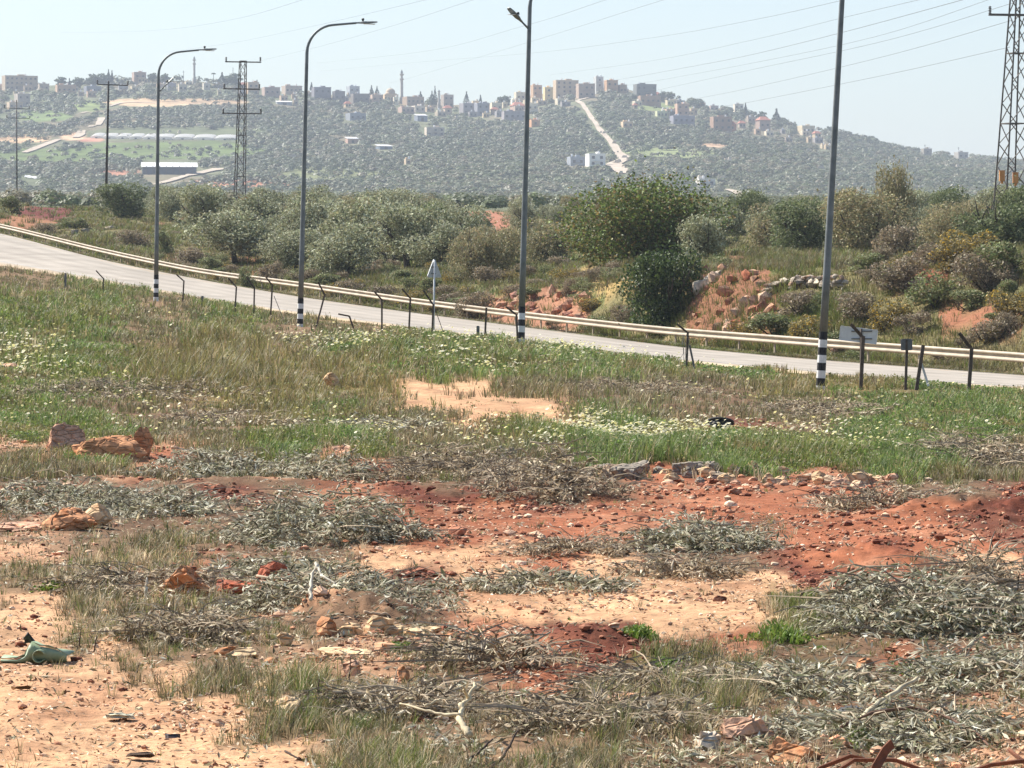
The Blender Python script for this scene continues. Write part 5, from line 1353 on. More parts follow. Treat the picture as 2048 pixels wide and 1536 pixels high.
rad = np.clip(.021 * d / 50, .018, .038) * r.uniform(.75, 1.25, n); tl = unit(np.stack([r.normal(-.1, .35, n), r.normal(.1, .35, n), np.ones(n)], 1))
t1 = unit(np.cross(tl, np.array([0, 1.0, 0.1]))); t2 = np.cross(tl, t1)
mb = MB(); m = 8
th = np.arange(m) * 2 * math.pi / m
ringv = top[:, None] + rad[:, None, None] * (np.cos(th)[None, :, None] * t1[:, None] + np.sin(th)[None, :, None] * t2[:, None]) * np.where(np.arange(m) % 2, .78, 1.08)[None, :, None] + (tl * rad[:, None] * .15)[:, None]
cream = np.where((r.random(n) < .55)[:, None], np.array(srgb(240, 238, 214)), np.array(srgb(234, 230, 168)))
mb.add(ringv.reshape(-1, 3), np.arange(n * m).reshape(n, m), np.repeat(cream, m, 0))
m5 = 5; th = np.arange(m5) * 2 * math.pi / m5
cv = top[:, None] + tl[:, None] * (rad * .22)[:, None, None] + rad[:, None, None] * .36 * (np.cos(th)[None, :, None] * t1[:, None] + np.sin(th)[None, :, None] * t2[:, None])
mb.add(cv.reshape(-1, 3), np.arange(n * m5).reshape(n, m5), np.tile(np.array(srgb(226, 196, 60)), (n * m5, 1)))
o = mb.build("daisies", M['petal']); o["kind"] = "stuff"; o["label"] = "white and pale yellow daisies in drifts across the green field"

# ------------------------------------------------------------------ cut olive branches
def sprigs(P, L, az, el, r, K=14, leaf=.075, lw=.24, pal=None, droop=.7):
    """arching cut twigs with paired narrow leaves; returns twig and leaf geometry"""
    n = len(P)
    u = np.stack([np.cos(az), np.sin(az), np.zeros(n)], 1); up = np.array([0, 0, 1.0]); side = np.cross(u, up)
    c = np.cos(el)[:, None]; s_ = np.sin(el)[:, None]
    bend = r.normal(0, .25, n)[:, None]
    f = lambda t: P + L[:, None] * (u * c * t + up * (s_ * t - droop * t * t * np.abs(s_)) + side * bend * t * t)
    ts = [0, .35, .7, 1.0]; R = .0042 * (L / .4)[:, None]
    ring = []
    for t, k in zip(ts, (1, .8, .55, .3)):
        q = f(np.full((n, 1), t)); ring += [q + R * k * up, q + R * k * (side * .87 - up * .5), q + R * k * (-side * .87 - up * .5)]
    V = np.stack(ring, 1); idx = np.arange(n)[:, None, None] * 12
    q = np.array([[i * 3 + j, i * 3 + (j + 1) % 3, i * 3 + 3 + (j + 1) % 3, i * 3 + 3 + j] for i in range(3) for j in range(3)])[None]
    tw = (V.reshape(-1, 3), (idx + q).reshape(-1, 4), np.repeat(np.clip(np.array(srgb(150, 134, 112)) * (1 + .35 * r.normal(0, 1, (n, 1))), .01, 1), 12, 0))
    t = np.tile(np.linspace(.18, 1.0, K), (n, 1)) + r.normal(0, .02, (n, K))
    Pn = np.repeat(P[:, None], K, 1)
    C0 = Pn + L[:, None, None] * (u[:, None] * (c * t)[..., None] + up * (s_ * t - droop * t * t * np.abs(s_))[..., None] + side[:, None] * (bend * t * t)[..., None])
    tan = unit(u[:, None] * c[:, None] + up * (s_ - 2 * droop * t * np.abs(s_))[..., None] + side[:, None] * (2 * bend * t)[..., None])
    sg = np.where(np.arange(K) % 2, 1.0, -1.0)[None, :, None]
    spin = r.uniform(-.9, .9, (n, K, 1))
    out = unit(side[:, None] * np.cos(spin) * sg + up * np.sin(spin) + r.normal(0, .18, (n, K, 3)))
    D = unit(tan * .65 + out * .85 + np.array([0, 0, -.25]))
    ll = leaf * r.uniform(.65, 1.2, (n, K, 1)); wv = unit(np.cross(D, up + r.normal(0, .6, (n, K, 3))))
    nv = np.cross(D, wv)
    V = np.stack([C0, C0 + D * ll * .5 + wv * ll * lw / 2 + nv * ll * .04, C0 + D * ll, C0 + D * ll * .5 - wv * ll * lw / 2 + nv * ll * .04], 2).reshape(-1, 3)
    pc = np.array([srgb(*x) for x in (pal or LEAFP)]); cc = pc[r.integers(0, len(pc), n * K)] * (1 + .18 * r.normal(0, 1, (n * K, 1)))
    lv = (V, np.arange(n * K * 4).reshape(-1, 4), np.repeat(np.clip(cc, .01, 1), 4, 0))
    return tw, lv
LEAFP = [(160, 158, 128), (204, 198, 172), (128, 128, 96), (96, 98, 70), (224, 220, 198), (206, 202, 178), (188, 184, 158), (140, 130, 106), (160, 154, 130), (110, 100, 76), (84, 78, 58)]
DRYP = [(170, 150, 120), (206, 190, 160), (132, 114, 90), (146, 138, 110), (104, 90, 72), (222, 208, 180), (88, 74, 58)]
def brush_pile(px0, row0, wpx, dm, h, n, label, dry=False, seed=0, leaf=.075, thick=4):
    """heap of cut twigs over an ellipse: wpx photo pixels wide, dm metres deep, h metres high"""
    r = np.random.default_rng(900 + seed); d0 = H0 * F / (row0 - Y0); rx = wpx * d0 / F / 2; ry = dm / 2
    d0 += ry * .8
    a = r.uniform(0, 2 * math.pi, n); f = np.sqrt(r.random(n)); wob = 1 + .25 * np.sin(a * 3 + seed) + .15 * np.sin(a * 7 + seed * 2)
    x = np.cos(a) * f * rx * wob; y = np.sin(a) * f * ry * wob
    gz = ground_z(CX + (X_of(px0, d0) + x) * F / (d0 + y), d0 + y)
    dome = h * np.clip(1 - f ** 1.8, 0, 1) * np.clip(1 + .8 * fbm(x * 2.2 + seed, y * 2.2, 6, 3), .3, 1.7)
    P = np.stack([x, y, gz + dome * r.uniform(.1, .85, n)], 1)
    az = np.arctan2(y, x) + r.normal(0, 1.0, n); el = np.clip(r.normal(.45, .4, n), -.15, 1.25)
    L = r.uniform(.14, .40, n) * (1.0 if h > .15 else .75)
    # bare twigs arching out of the heap
    nb = int(n * (.85 if dry else .30)); kb = r.integers(0, n, nb)
    btw, _ = sprigs(P[kb] + np.array([0, 0, .02]), r.uniform(.22, .62, nb) * (1 if h > .15 else .7), az[kb] + r.normal(0, .8, nb), np.clip(r.normal(.55, .35, nb), 0, 1.3), r, 2, .02, .2, None, .75)
    b = np.array([X_of(px0, d0), d0, 0.0]); root = empty("brush_pile", b); tag(root, label, "brush pile", "heaps of cut olive branches")
    tw, lv = sprigs(P, L, az, el, r, 17, leaf * d0 ** .35 / 3.2, .24, DRYP if dry else LEAFP)
    m1 = MB(); m1.add(*lv); m1.build("foliage", M['litter'], root)
    m2 = MB(); m2.add(*tw); m2.add(btw[0], btw[1], btw[2] * .9)
    for k in range(thick):                                # a few thicker cut limbs
        a0 = r.uniform(0, 6.28); c = np.array([r.uniform(-.5, .5) * rx, r.uniform(-.5, .5) * ry, 0]); ln = r.uniform(.10, .26)
        z0 = float(ground_z([CX + (b[0] + c[0]) * F / (d0 + c[1])], [d0 + c[1]])[0]) + h * r.uniform(.4, .9)
        pts = [c + np.array([math.cos(a0) * t * ln, math.sin(a0) * t * ln, z0 + .08 * ln * math.sin(t * 2) + t * r.uniform(-.1, .2) * ln]) + r.normal(0, .012, 3) for t in (-1, -.4, .2, 1)]
        m3 = MB(); m3.tube(pts, [.008, .0075, .006, .004], 6, col=np.array(srgb(176, 160, 136)) * r.uniform(.6, 1.05)); m3.build("limb", M['twig'], root, True)
    m2.build("twigs", M['twig'], root)
PILES = [
 (640, 1098, 340, 1.2, .34, 330, "dense silvery-green heap of cut olive leaves, left of the middle clearing", False),
 (560, 1165, 260, .7, .10, 120, "thin spread of grey cut twigs below the dense silvery heap", False),
 (650, 1232, 330, .8, .20, 260, "grey-green heap with a forked pale stick standing out of it", False),
 (1395, 1108, 230, .9, .20, 200, "grey-brown heap of cut twigs right of the middle clearing", False),
 (1150, 1122, 190, .5, .09, 90, "low flat scatter of cut twigs at the back of the middle clearing", True),
 (1080, 1192, 330, .6, .06, 130, "long thin strip of cut twigs lying across the middle clearing", False),
 (1370, 1160, 190, .5, .07, 90, "small low heap of cut twigs at the right of the middle clearing", True),
 (1765, 1026, 230, .9, .13, 130, "small grey heap of dry branches beside the red earth mound at right", True),
 (1090, 1005, 240, 1.2, .34, 220, "dark brushy heap drooping over the red bank in the middle", True),
 (900, 960, 260, 1.5, .26, 200, "brown brush heap on the stony ridge left of the middle", True),
 (430, 960, 250, 1.4, .24, 220, "grey leafy heap behind the dark red earth at left", False),
 (640, 965, 200, 1.3, .22, 170, "grey leafy heap on the ridge right of the first red gap", False),
 (120, 1030, 300, 1.4, .22, 240, "grey-green brush at the left edge below the tall boulder", False),
 (330, 1035, 260, 1.0, .14, 170, "loose grey cuttings in the left middle ground", False),
 (1820, 1285, 380, 1.1, .25, 380, "big heap of olive cuttings at right with pale leaves catching light", False),
 (1960, 1235, 200, .8, .24, 150, "dry twiggy grey bush heap at the right edge", True),
 (1960, 1380, 260, .9, .13, 260, "pale leafy cuttings at the right edge beside the long stick", False),
 (1620, 1395, 260, .8, .10, 210, "cuttings left of the bare red hollow at lower right", False),
 (1800, 1500, 420, .7, .09, 330, "leafy cuttings around the rusty strips at the bottom right", False),
 (1000, 1350, 210, .6, .17, 160, "brown-grey cuttings right of the cream stones", True),
 (830, 1440, 360, .6, .11, 260, "twiggy cuttings around the forked pale stick at bottom centre", True),
 (1310, 1400, 300, .6, .08, 200, "dry twigs over reddish stones at bottom centre right", True),
 (1200, 1480, 380, .6, .08, 260, "dry leaf and twig litter heap along the bottom edge", True),
 (290, 1190, 300, .8, .10, 150, "grey-brown weeds and twigs left of the orange rocks", True),
 (370, 1292, 210, .5, .10, 120, "dark brown flattened weed heap at lower left", True),
 (1280, 815, 330, 5.0, .26, 260, "grey heap of dry cut branches left of the black tub", True),
 (1640, 850, 260, 4.5, .22, 170, "grey brush right of the black tub on the green slope", True),
 (1930, 945, 300, 3.0, .24, 260, "wide heap of pale dry cuttings on the right above the red earth", True),
 (270, 830, 520, 5.0, .20, 340, "long line of grey cut branches across the left field", True),
 (450, 870, 300, 3.0, .18, 160, "grey cut branches near the left boulders, behind the ridge", True),
 (760, 880, 260, 3.0, .16, 120, "grey-green brush left of the daisy drift", False),
]
for i, a in enumerate(PILES):
    px0, row0, wpx, dm, h, n, lb, dry = a; q = 1.0 if row0 > 1340 else 1.25; brush_pile(px0, row0, wpx, dm * 1.1, h * q, int(n * (.56 if row0 > 1340 else 1.0)), lb, dry, i, leaf=.066 if not dry else .058)

# loose litter of cut leaves and twigs between the heaps
r = np.random.default_rng(61)
px, d, z, row = field_samples(22000, 13, 60, r); W = cover(px, row)
P_ = W[7] * .44 + W[2] * .18 + W[8] * .14 + W[5] * .05 + W[4] * .035 + W[6] * .012 + W[0] * .03 + W[3] * .03
ok = r.random(len(px)) < P_ * np.clip(.7 + 1.2 * fbm(X_of(px, d) * 1.3, d * .8, 37, 3), .1, 1.4); px, d, z = px[ok], d[ok], z[ok]; n = len(px)
tw, lv = sprigs(np.stack([X_of(px, d), d, z + .005], 1), r.uniform(.07, .26, n) * np.clip(d / 24, .7, 1.4), r.uniform(0, 6.28, n), np.clip(r.normal(.22, .3, n), 0, 1.1), r, 11, .050, .25, LEAFP[:5] + DRYP[:4], .9)
m1 = MB(); m1.add(*lv)
px, d, z, row = field_samples(60000, 13, 60, r); W = cover(px, row)                      # single fallen leaves
P_ = W[7] * .62 + W[2] * .30 + W[8] * .25 + W[5] * .20 + W[4] * .16 + W[6] * .07 + W[0] * .08 + W[3] * .1
ok = r.random(len(px)) < P_ * .55; px, d, z = px[ok], d[ok], z[ok]; n = len(px)
pc = np.array([srgb(*x) for x in DRYP + LEAFP]); V, Fq, C = leaf_quads(np.stack([X_of(px, d), d, z + .012], 1), .042, .26, r, np.clip(pc[r.integers(0, len(pc), n)] * (1 + .2 * r.normal(0, 1, (n, 1))), .01, 1), 1.4)
m1.add(V, Fq, C)
px, d, z, row = field_samples(70000, 13, 40, r); W = cover(px, row)                      # chips of bark and broken leaf trodden into the bare ground
ok = r.random(len(px)) < (W[6] * .55 + W[4] * .35 + W[8] * .4) * np.clip(.6 + 1.4 * fbm(X_of(px, d) * 2, d, 27, 3), .05, 1.2); px, d, z = px[ok], d[ok], z[ok]; n = len(px)
pc = np.array([srgb(*x) for x in [(120, 86, 62), (96, 70, 52), (226, 200, 168), (212, 180, 146), (150, 112, 82), (234, 214, 186)]])
V, Fq, C = leaf_quads(np.stack([X_of(px, d), d, z + .008], 1), .026, .45, r, np.clip(pc[r.integers(0, 6, n)] * (1 + .15 * r.normal(0, 1, (n, 1))), .01, 1), 3.0)
m1.add(V, Fq, C)
o = m1.build("leaf_litter", M['litter']); o["kind"] = "stuff"; o["label"] = "loose cut olive leaves strewn over the soil"
m2 = MB(); m2.add(*tw); o = m2.build("twig_litter", M['twig']); o["kind"] = "stuff"; o["label"] = "loose cut twigs strewn over the soil"

# ------------------------------------------------------------------ stones
from mathutils.noise import noise as mnoise
import bmesh
def ico(sub):
    bm = bmesh.new(); bmesh.ops.create_icosphere(bm, subdivisions=sub, radius=1.0)
    bm.verts.ensure_lookup_table(); V = np.array([v.co[:] for v in bm.verts]); Fa = np.array([[v.index for v in f.verts] for f in bm.faces]); bm.free(); return V, Fa
ICO1, ICO2, ICO3 = ico(1), ico(2), ico(4)
def rock_shape(r, ico_, size, rough=.24, cuts=13):
    V, Fa = ico_; V = V.copy()
    for k in range(cuts):                                 # facets: flatten against random planes
        nrm = unit(r.normal(0, 1, 3)); h = r.uniform(.46, .84); s_ = V @ nrm; V = V - np.clip(s_ - h, 0, None)[:, None] * nrm
    o = r.uniform(0, 50, 3)
    nz = np.array([mnoise(Vector(v * 1.7 + o)) + .5 * mnoise(Vector(v * 4.1 + o)) + .35 * mnoise(Vector(v * 9 + o)) + .2 * mnoise(Vector(v * 17 + o)) for v in V])
    V = V * (1 + rough * nz)[:, None]
    return V * np.array(size), Fa
def rock(px, row, wpx, hpx, colr, label, d=None, group=None, deep=.8, tilt=0.0, seed=0, name="rock", sub=ICO3, spread=None):
    r = np.random.default_rng(4000 + seed * 7 + int(px) + int(row))
    if d is None: d = H0 * F / (row - Y0)
    sc = d / F; w = wpx * sc / 2 * 1.52; h = hpx * sc / 2 * 2.0
    V, Fa = rock_shape(r, sub, (w, w * deep, h))
    a = tilt; R = np.array([[math.cos(a), 0, -math.sin(a)], [0, 1, 0], [math.sin(a), 0, math.cos(a)]]); V = V @ R.T
    c = np.array(srgb(*colr)); nn = np.array([mnoise(Vector(v * (3.0 / max(w, h)) + Vector((seed, 3, 1)))) for v in V])
    C = c[None] * (1 + .22 * nn)[:, None]
    C = np.where((nn > .25)[:, None], C * np.array([1.0, .82, .70]), C)
    mb = MB(); mb.add(V, Fa, np.clip(C, .01, 1))
    o = mb.build(name, M['stone'])
    zb = (Y0 - row) * d / F + H0
    o.location = (X_of(px, d), d + w * deep * .3, zb + h * .46)
    tag(o, label, "rock", group)
    return o
OR, CRM, PNK, GRY, RED, WHT = (194, 140, 100), (214, 184, 144), (200, 158, 130), (146, 136, 122), (170, 98, 72), (206, 194, 176)
ROCKS = [
 (122, 924, 62, 68, PNK, "upright pinkish boulder at the left, taller than it is wide"), (218, 936, 116, 62, OR, "large slanting orange boulder beside the upright pinkish one"), (276, 932, 58, 56, OR, "angular orange boulder leaning on the large slanting one"),
 (166, 924, 34, 26, PNK, "small rock wedged between the upright boulder and the large orange one"), (172, 940, 46, 8, CRM, "flat pale yellow slab at the foot of the orange boulder"), (46, 905, 60, 20, PNK, "low pinkish rock left of the upright boulder"), (20, 900, 40, 16, PNK, "low pinkish rock at the left edge of the ridge"),
 (454, 900, 30, 20, OR, "small orange rock on the ridge left of centre"), (572, 902, 78, 24, GRY, "dark grey-brown rock on the ridge with an orange stone beside it"), (545, 900, 34, 18, OR, "orange stone touching the dark grey-brown rock"), (690, 925, 60, 24, PNK, "rough stone half under brush on the ridge"), (725, 918, 30, 18, CRM, "cream stone on the ridge left of the middle"),
 (995, 932, 54, 26, GRY, "grey rounded rock on the ridge at the middle"), (1032, 945, 34, 20, GRY, "grey rock right under the grey rounded one"), (1056, 922, 34, 14, WHT, "flat pale stone tilted in the grass behind the dark brushy heap"), (1252, 966, 66, 30, GRY, "brown-grey rock on the ridge edge with a dark gap below"), (1212, 950, 60, 22, GRY, "long grey rock left of the brown-grey one"), (1285, 950, 34, 26, GRY, "upright grey rock right of the brown-grey one"),
 (1376, 952, 64, 28, GRY, "grey mossy rock below the daisy drift"), (1430, 952, 50, 26, GRY, "second mossy rock right of the grey mossy one"), (1466, 956, 28, 22, CRM, "round cream stone at the end of the mossy rocks"), (1500, 952, 30, 24, CRM, "bright cream block on the ridge edge, right of the mossy rocks"), (1535, 964, 26, 14, CRM, "small cream stone right of the bright cream block"), (1676, 972, 30, 16, PNK, "pink stone on the ridge edge at right"), (1718, 968, 42, 20, CRM, "long cream stone on the ridge edge at right"), (1752, 964, 26, 12, CRM, "small cream stone right of the long cream one"), (1640, 968, 24, 12, CRM, "small pale stone left of the pink stone"),
 (132, 1062, 84, 36, OR, "broad orange rock at the left, half buried"), (190, 1058, 50, 38, CRM, "cream rock beside the broad orange one at the left"), (40, 1062, 90, 14, PNK, "flat pale ledge of rock at the left edge"),
 (372, 1190, 78, 46, OR, "pale orange pointed rock among cuttings at lower left"), (536, 1190, 62, 46, RED, "red-orange angular rock in the grey cuttings"), (478, 1190, 60, 26, RED, "low red rock left of the red-orange angular one"),
 (656, 1276, 40, 32, OR, "pointed brown-orange stone at the left end of the cream stone row"), (697, 1276, 44, 28, CRM, "golden stone in the cream stone row"), (752, 1272, 46, 34, CRM, "tall cream stone leaning in the stone row"), (795, 1272, 40, 18, CRM, "flat cream stone in the middle of the stone row"), (828, 1274, 44, 14, CRM, "long flat pale stone at the right of the stone row"), (860, 1270, 40, 16, CRM, "pale stone right end of the stone row"), (735, 1288, 40, 14, OR, "orange stone in front of the stone row"), (900, 1285, 34, 14, OR, "small orange stone right of the stone row"),
 (572, 1293, 30, 22, CRM, "small triangular cream stone left of the stone row"), (492, 1318, 50, 18, CRM, "pale yellow flat rock at lower left"), (452, 1312, 34, 18, OR, "brown shaded rock touching the pale yellow flat one"), (700, 1312, 110, 12, CRM, "long flat cream slab set in the ground below the stone row"), (840, 1310, 48, 18, PNK, "pinkish flat stone below the yellow-green weed"),
 (540, 1376, 54, 20, CRM, "flat-topped cream stone at lower left"), (580, 1440, 54, 34, CRM, "cream block casting shade right of the bare track"), (705, 1350, 34, 22, PNK, "pink-orange stone beside a dark upright twig"), (808, 1362, 24, 26, OR, "small brown-orange upright stone"), (632, 1330, 30, 16, OR, "small orange stone under the cream slab"), (545, 1328, 26, 14, OR, "rounded orange stone below the triangular cream one"),
 (1415, 1508, 44, 40, WHT, "pale pinkish-white rounded rock near the bottom"), (1485, 1492, 84, 40, PNK, "big crumbly pinkish rock right of the pale rounded one"), (1232, 1428, 70, 34, PNK, "orange-pink rock in the twigs at bottom centre"), (1160, 1450, 48, 24, OR, "orange rock left of the orange-pink one"), (1205, 1485, 40, 20, CRM, "pale stone at the bottom under twigs"),
 (1882, 1478, 56, 34, OR, "orange-cream rock at lower right, lit on top"), (2022, 1470, 46, 36, OR, "layered orange rock at the right edge"), (1590, 1536, 84, 44, OR, "big orange rock cut by the bottom edge, left of the rusty strips"), (1730, 1342, 36, 20, OR, "brown-orange stone above the bare red hollow"), (1442, 1208, 24, 13, (110, 64, 44), "dark brown clod alone on the pale clearing"), (1408, 1210, 14, 8, (140, 86, 60), "little brown clod left of the dark brown clod"),
 (665, 772, 26, 24, CRM, "small cream rock in the field with a dark stump behind it"), (2030, 1190, 30, 18, WHT, "flat white stone at the right edge above the twiggy heap"), (14, 742, 50, 14, PNK, "pink flat rock at the left edge of the field"), (85, 810, 44, 26, (150, 100, 78), "brown clod of earth at left among cut branches"), (1480, 1238, 40, 10, PNK, "small pink stone at the edge of the clearing"), (1555, 1247, 40, 12, CRM, "flat cream stone in front of the yellow-green clump"),
]
for i, a in enumerate(ROCKS):
    row = a[1]
    dd = None
    if row < 800: dd = hit(a[0], row, 20, 100)
    rock(*a, d=dd, seed=i, sub=ICO3 if a[2] > 50 else ICO2)
# the low ridge of field stones between the clearing and the grass
r = np.random.default_rng(99)
for k in range(86):
    if k < 52: px = r.uniform(960, 1790); row = 951 + 18 * (px - 960) / 830 + r.normal(0, 6); cs = [GRY, (166, 150, 128), CRM] if px < 1450 else [CRM, PNK, (200, 176, 146)]
    else: px = r.uniform(300, 830); row = 914 + 16 * (px - 300) / 530 + r.normal(0, 8); cs = [PNK, CRM, OR]
    s_ = r.uniform(12, 34)
    rock(px, row, s_, s_ * r.uniform(.4, .65), cs[k % 3], "field stone of the low ridge between the red clearing and the grass", group="stones of the low ridge", seed=500 + k, sub=ICO2)
# stones behind the road
BR = [(1402, 582, 62, 36, WHT, 163, "large pale limestone block leaning on the bank right of the dense bush", .45), (1424, 558, 44, 18, WHT, 163, "pale limestone slab on top of the large leaning block", .35), (1520, 594, 18, 22, WHT, 155, "white upright stone on the red bank", 0), (1536, 596, 24, 12, WHT, 155, "white flat stone right of the upright one on the red bank", 0), (1540, 606, 18, 9, WHT, 154, "smallest white stone on the red bank", 0),
      (1832, 574, 40, 22, (196, 168, 146), 149, "tan slab stone right of the dry stone wall", .3), (1846, 640, 36, 9, (176, 156, 140), 138, "flat grey stone slab on the bank above the small dark sign", 0), (1680, 703, 44, 15, (206, 164, 140), 134, "pinkish stone lying under the guard rail left of the white board", 0), (2040, 660, 22, 14, WHT, 133, "white stone at the right edge on the bank", 0), (2028, 674, 26, 16, WHT, 132, "lower white stone at the right edge on the bank", .5),
      (205, 452, 26, 9, (196, 184, 160), 296, "pale flat stone behind the rail at left", 0), (220, 458, 30, 9, (180, 168, 148), 292, "second pale flat stone behind the rail at left", 0), (150, 468, 18, 14, (150, 146, 136), 282, "grey rounded stone behind the rail at left", 0), (172, 466, 20, 12, (160, 150, 132), 283, "brown-grey stone right of the grey rounded one", 0), (166, 430, 16, 6, (206, 188, 168), 318, "small pale stone below the far grove at left", 0), (108, 425, 10, 6, (206, 176, 160), 322, "tiny pink stone beside the dark red earth heap", 0),
      (1260, 562, 34, 12, (206, 186, 150), 178, "cream stone ledge left of the dense dark bush", 0), (908, 545, 16, 8, (214, 180, 160), 214, "small pale stone right of the triangle sign", 0)]
for i, (px, row, w, h, c, d, lb, tl) in enumerate(BR):
    d = hit(px, row, float(gdepth(I_FAR, px)) + .5, 400)
    rock(px, row, w * .74, h * .62, c, lb, d=d, seed=100 + i, tilt=tl, sub=ICO2)
# tumbled reddish rubble beside the third lamp post: separate stones
r = np.random.default_rng(23)
for k in range(64):
    px = r.uniform(985, 1175); t = r.random(); d = float(gdepth(I_RAIL, px)) + 5 + 12 * t; z = ground_at(px, d)
    row = row_of(z, d)
    if row < 590 or row > 662: continue
    s_ = r.uniform(9, 24)
    rock(px, row + 2, s_, s_ * r.uniform(.45, .8), [(196, 150, 122), (178, 122, 98), (206, 168, 140), (164, 120, 104)][k % 4], "reddish broken stone in the rubble heap beside the middle lamp post", d=d, group="stones of the rubble heap", seed=200 + k, sub=ICO1)
for k in range(60):
    px = r.uniform(1385, 1545); d = float(gdepth(I_RAIL, px)) + r.uniform(4, 14); z = ground_at(px, d); s_ = r.uniform(10, 30)
    rock(px, row_of(z, d) + 2, s_, s_ * r.uniform(.4, .8), [(186, 146, 118), (168, 112, 86), (204, 172, 144)][k % 3], "orange stone sliding down the red bank right of the dense bush", d=d, group="stones on the red bank", seed=300 + k, sub=ICO1)
# dry stone wall on the bank: one wall of many stones
dw = lambda px, row: hit(px, row, float(gdepth(I_RAIL, px)) + 2, 300)
mb = MB(); b0 = pt(1600, 585, dw(1600, 585))
for k in range(120):
    t = r.random(); px = 1530 + 160 * t + 0; lev = k % 3; base = 590 - 24 * math.sin(min(1, t * 1.4) * 1.57) + 6 * t
    row = base - lev * 8.0 + r.normal(0, 1.2); w = r.uniform(7, 15) * 150 / F; h = r.uniform(5.5, 8.5) * 150 / F
    V, Fa = rock_shape(np.random.default_rng(k), ICO1, (w, w * .9, h)); c = np.array(srgb(*[(176, 162, 144), (150, 138, 124), (196, 182, 160), (170, 140, 116)][k % 4])) * r.uniform(.8, 1.15)
    mb.add(V + pt(px, row, dw(px, base) + r.normal(0, .15) - .25) - b0, Fa, c)
o = mb.build("stone_wall", M['stone']); o.location = b0; tag(o, "low dry stone wall on the bank left of the tallest lamp post", "wall")

# gravel and clods
r = np.random.default_rng(5)
def pebbles(n0, dmin, dmax, wts, size, name, label, pal):
    px, d, z, row = field_samples(n0, dmin, dmax, r); W = cover(px, row)
    P_ = sum(W[CLS.index(k)] * v for k, v in wts.items())
    n0 = len(px); ok = r.random(n0) < P_ * np.clip(.6 + 1.5 * fbm(X_of(px, d) * 1.6, d * .9, 45, 3), .05, 1.3); px, d, z = px[ok], d[ok], z[ok]; n = len(px)
    V0, F0 = ICO1 if False else ico(1)
    base = []
    for k in range(24):
        V, _ = rock_shape(np.random.default_rng(k), (V0, F0), (1, .85, .6), .2, 6); base.append(V)
    base = np.array(base); s_ = size * np.exp(r.normal(0, .55, n)) * np.clip(d / 24, .8, 1.5)
    a = r.uniform(0, 6.28, n); B = base[r.integers(0, 24, n)]
    ca, sa = np.cos(a)[:, None], np.sin(a)[:, None]
    X = B[..., 0] * ca - B[..., 1] * sa; Y = B[..., 0] * sa + B[..., 1] * ca
    V = np.stack([X, Y, B[..., 2]], -1) * s_[:, None, None] + np.stack([X_of(px, d), d, z + s_ * .2], 1)[:, None]
    m = V.shape[1]; c = np.array([srgb(*x) for x in pal])[r.integers(0, len(pal), n)] * (1 + .15 * r.normal(0, 1, (n, 1)))
    mb = MB(); mb.add(V.reshape(-1, 3), (np.arange(n)[:, None, None] * m + F0[None]).reshape(-1, 3), np.repeat(np.clip(c, .01, 1), m, 0))
    o = mb.build(name, M['stone']); o["kind"] = "stuff"; o["label"] = label
pebbles(58000, 13, 52, dict(s=1.0, r=.55, t=.50, d=.22, b=.16, L=.16), .0105, "gravel", "pale and orange gravel strewn over the soil", [(212, 178, 146), (200, 156, 124), (222, 196, 164), (180, 128, 98), (208, 170, 140)])
pebbles(56000, 13, 60, dict(r=.40, d=1.6, t=.05, s=.12), .013, "clods", "crumbs and clods of red earth", [(158, 102, 76), (140, 86, 62), (176, 120, 92), (124, 74, 56)])
pebbles(1200, 13, 50, dict(s=.9, r=.08, d=.06, b=.10, L=.12), .026, "loose_stones", "fist-sized orange and cream stones strewn over the soil", [(214, 166, 128), (200, 140, 104), (224, 192, 156), (190, 126, 94)])

# ------------------------------------------------------------------ sticks and rubbish
def stick(pts, rad, colr, label, name="stick", cat="stick", parts=None, d=None, knots=True):
    """pts: photo points (px,row,height above ground line ignored) at a depth each"""
    P = np.array([pt(a, b_, dd) for a, b_, dd in pts]); b0 = P[0]
    P = P - b0; t = np.linspace(0, 1, len(P)); tt = np.linspace(0, 1, len(P) * 5)
    Q = np.stack([np.interp(tt, t, P[:, k]) for k in range(3)], 1)
    rr = np.random.default_rng(int(abs(pts[0][0]))); Q[1:-1] += rr.normal(0, rad * .25, (len(Q) - 2, 3))
    rads = np.linspace(rad, rad * .45, len(Q)) * (1 + .15 * rr.normal(0, 1, len(Q)))
    mb = MB(); mb.tube(Q, rads, 8, col=np.array(srgb(*colr)))
    return mb, b0
def lay(label, segs, colr, name="branch", cat="branch", mat='twig'):
    root = None; mb = MB(); b0 = None
    for pts, rad in segs:
        m, bb = stick(pts, rad, colr, label)
        if b0 is None: b0 = bb
        mb.add(np.concatenate(m.V) + bb - b0, m.F, np.concatenate(m.C))
    o = mb.build(name, M[mat], smooth=True); o.location = b0; tag(o, label, cat); return o
PALE = (206, 190, 156)
D = lambda row: H0 * F / (row - Y0)
U = .955                                             # what lies on top of the heaps is a little nearer than the bare ground
d1 = D(1462) * U
lay("forked pale bare branch standing out at the bottom centre", [([(940, 1470, d1), (918, 1440, d1 + .1), (922, 1415, d1 + .15), (940, 1395, d1 + .2), (950, 1365, d1 + .25)], .013), ([(936, 1396, d1 + .2), (926, 1372, d1 + .1)], .008), ([(920, 1430, d1 + .1), (880, 1428, d1 + .15), (840, 1418, d1 + .2), (800, 1407, d1 + .3)], .007), ([(850, 1412, d1 + .25), (880, 1398, d1 + .3), (912, 1392, d1 + .4)], .005)], PALE)
d1 = D(1450) * U
lay("long pale stick lying diagonally over cuttings at lower right", [([(1708, 1452, d1), (1760, 1405, d1 + .3), (1835, 1355, d1 + .7)], .015)], (190, 176, 146))
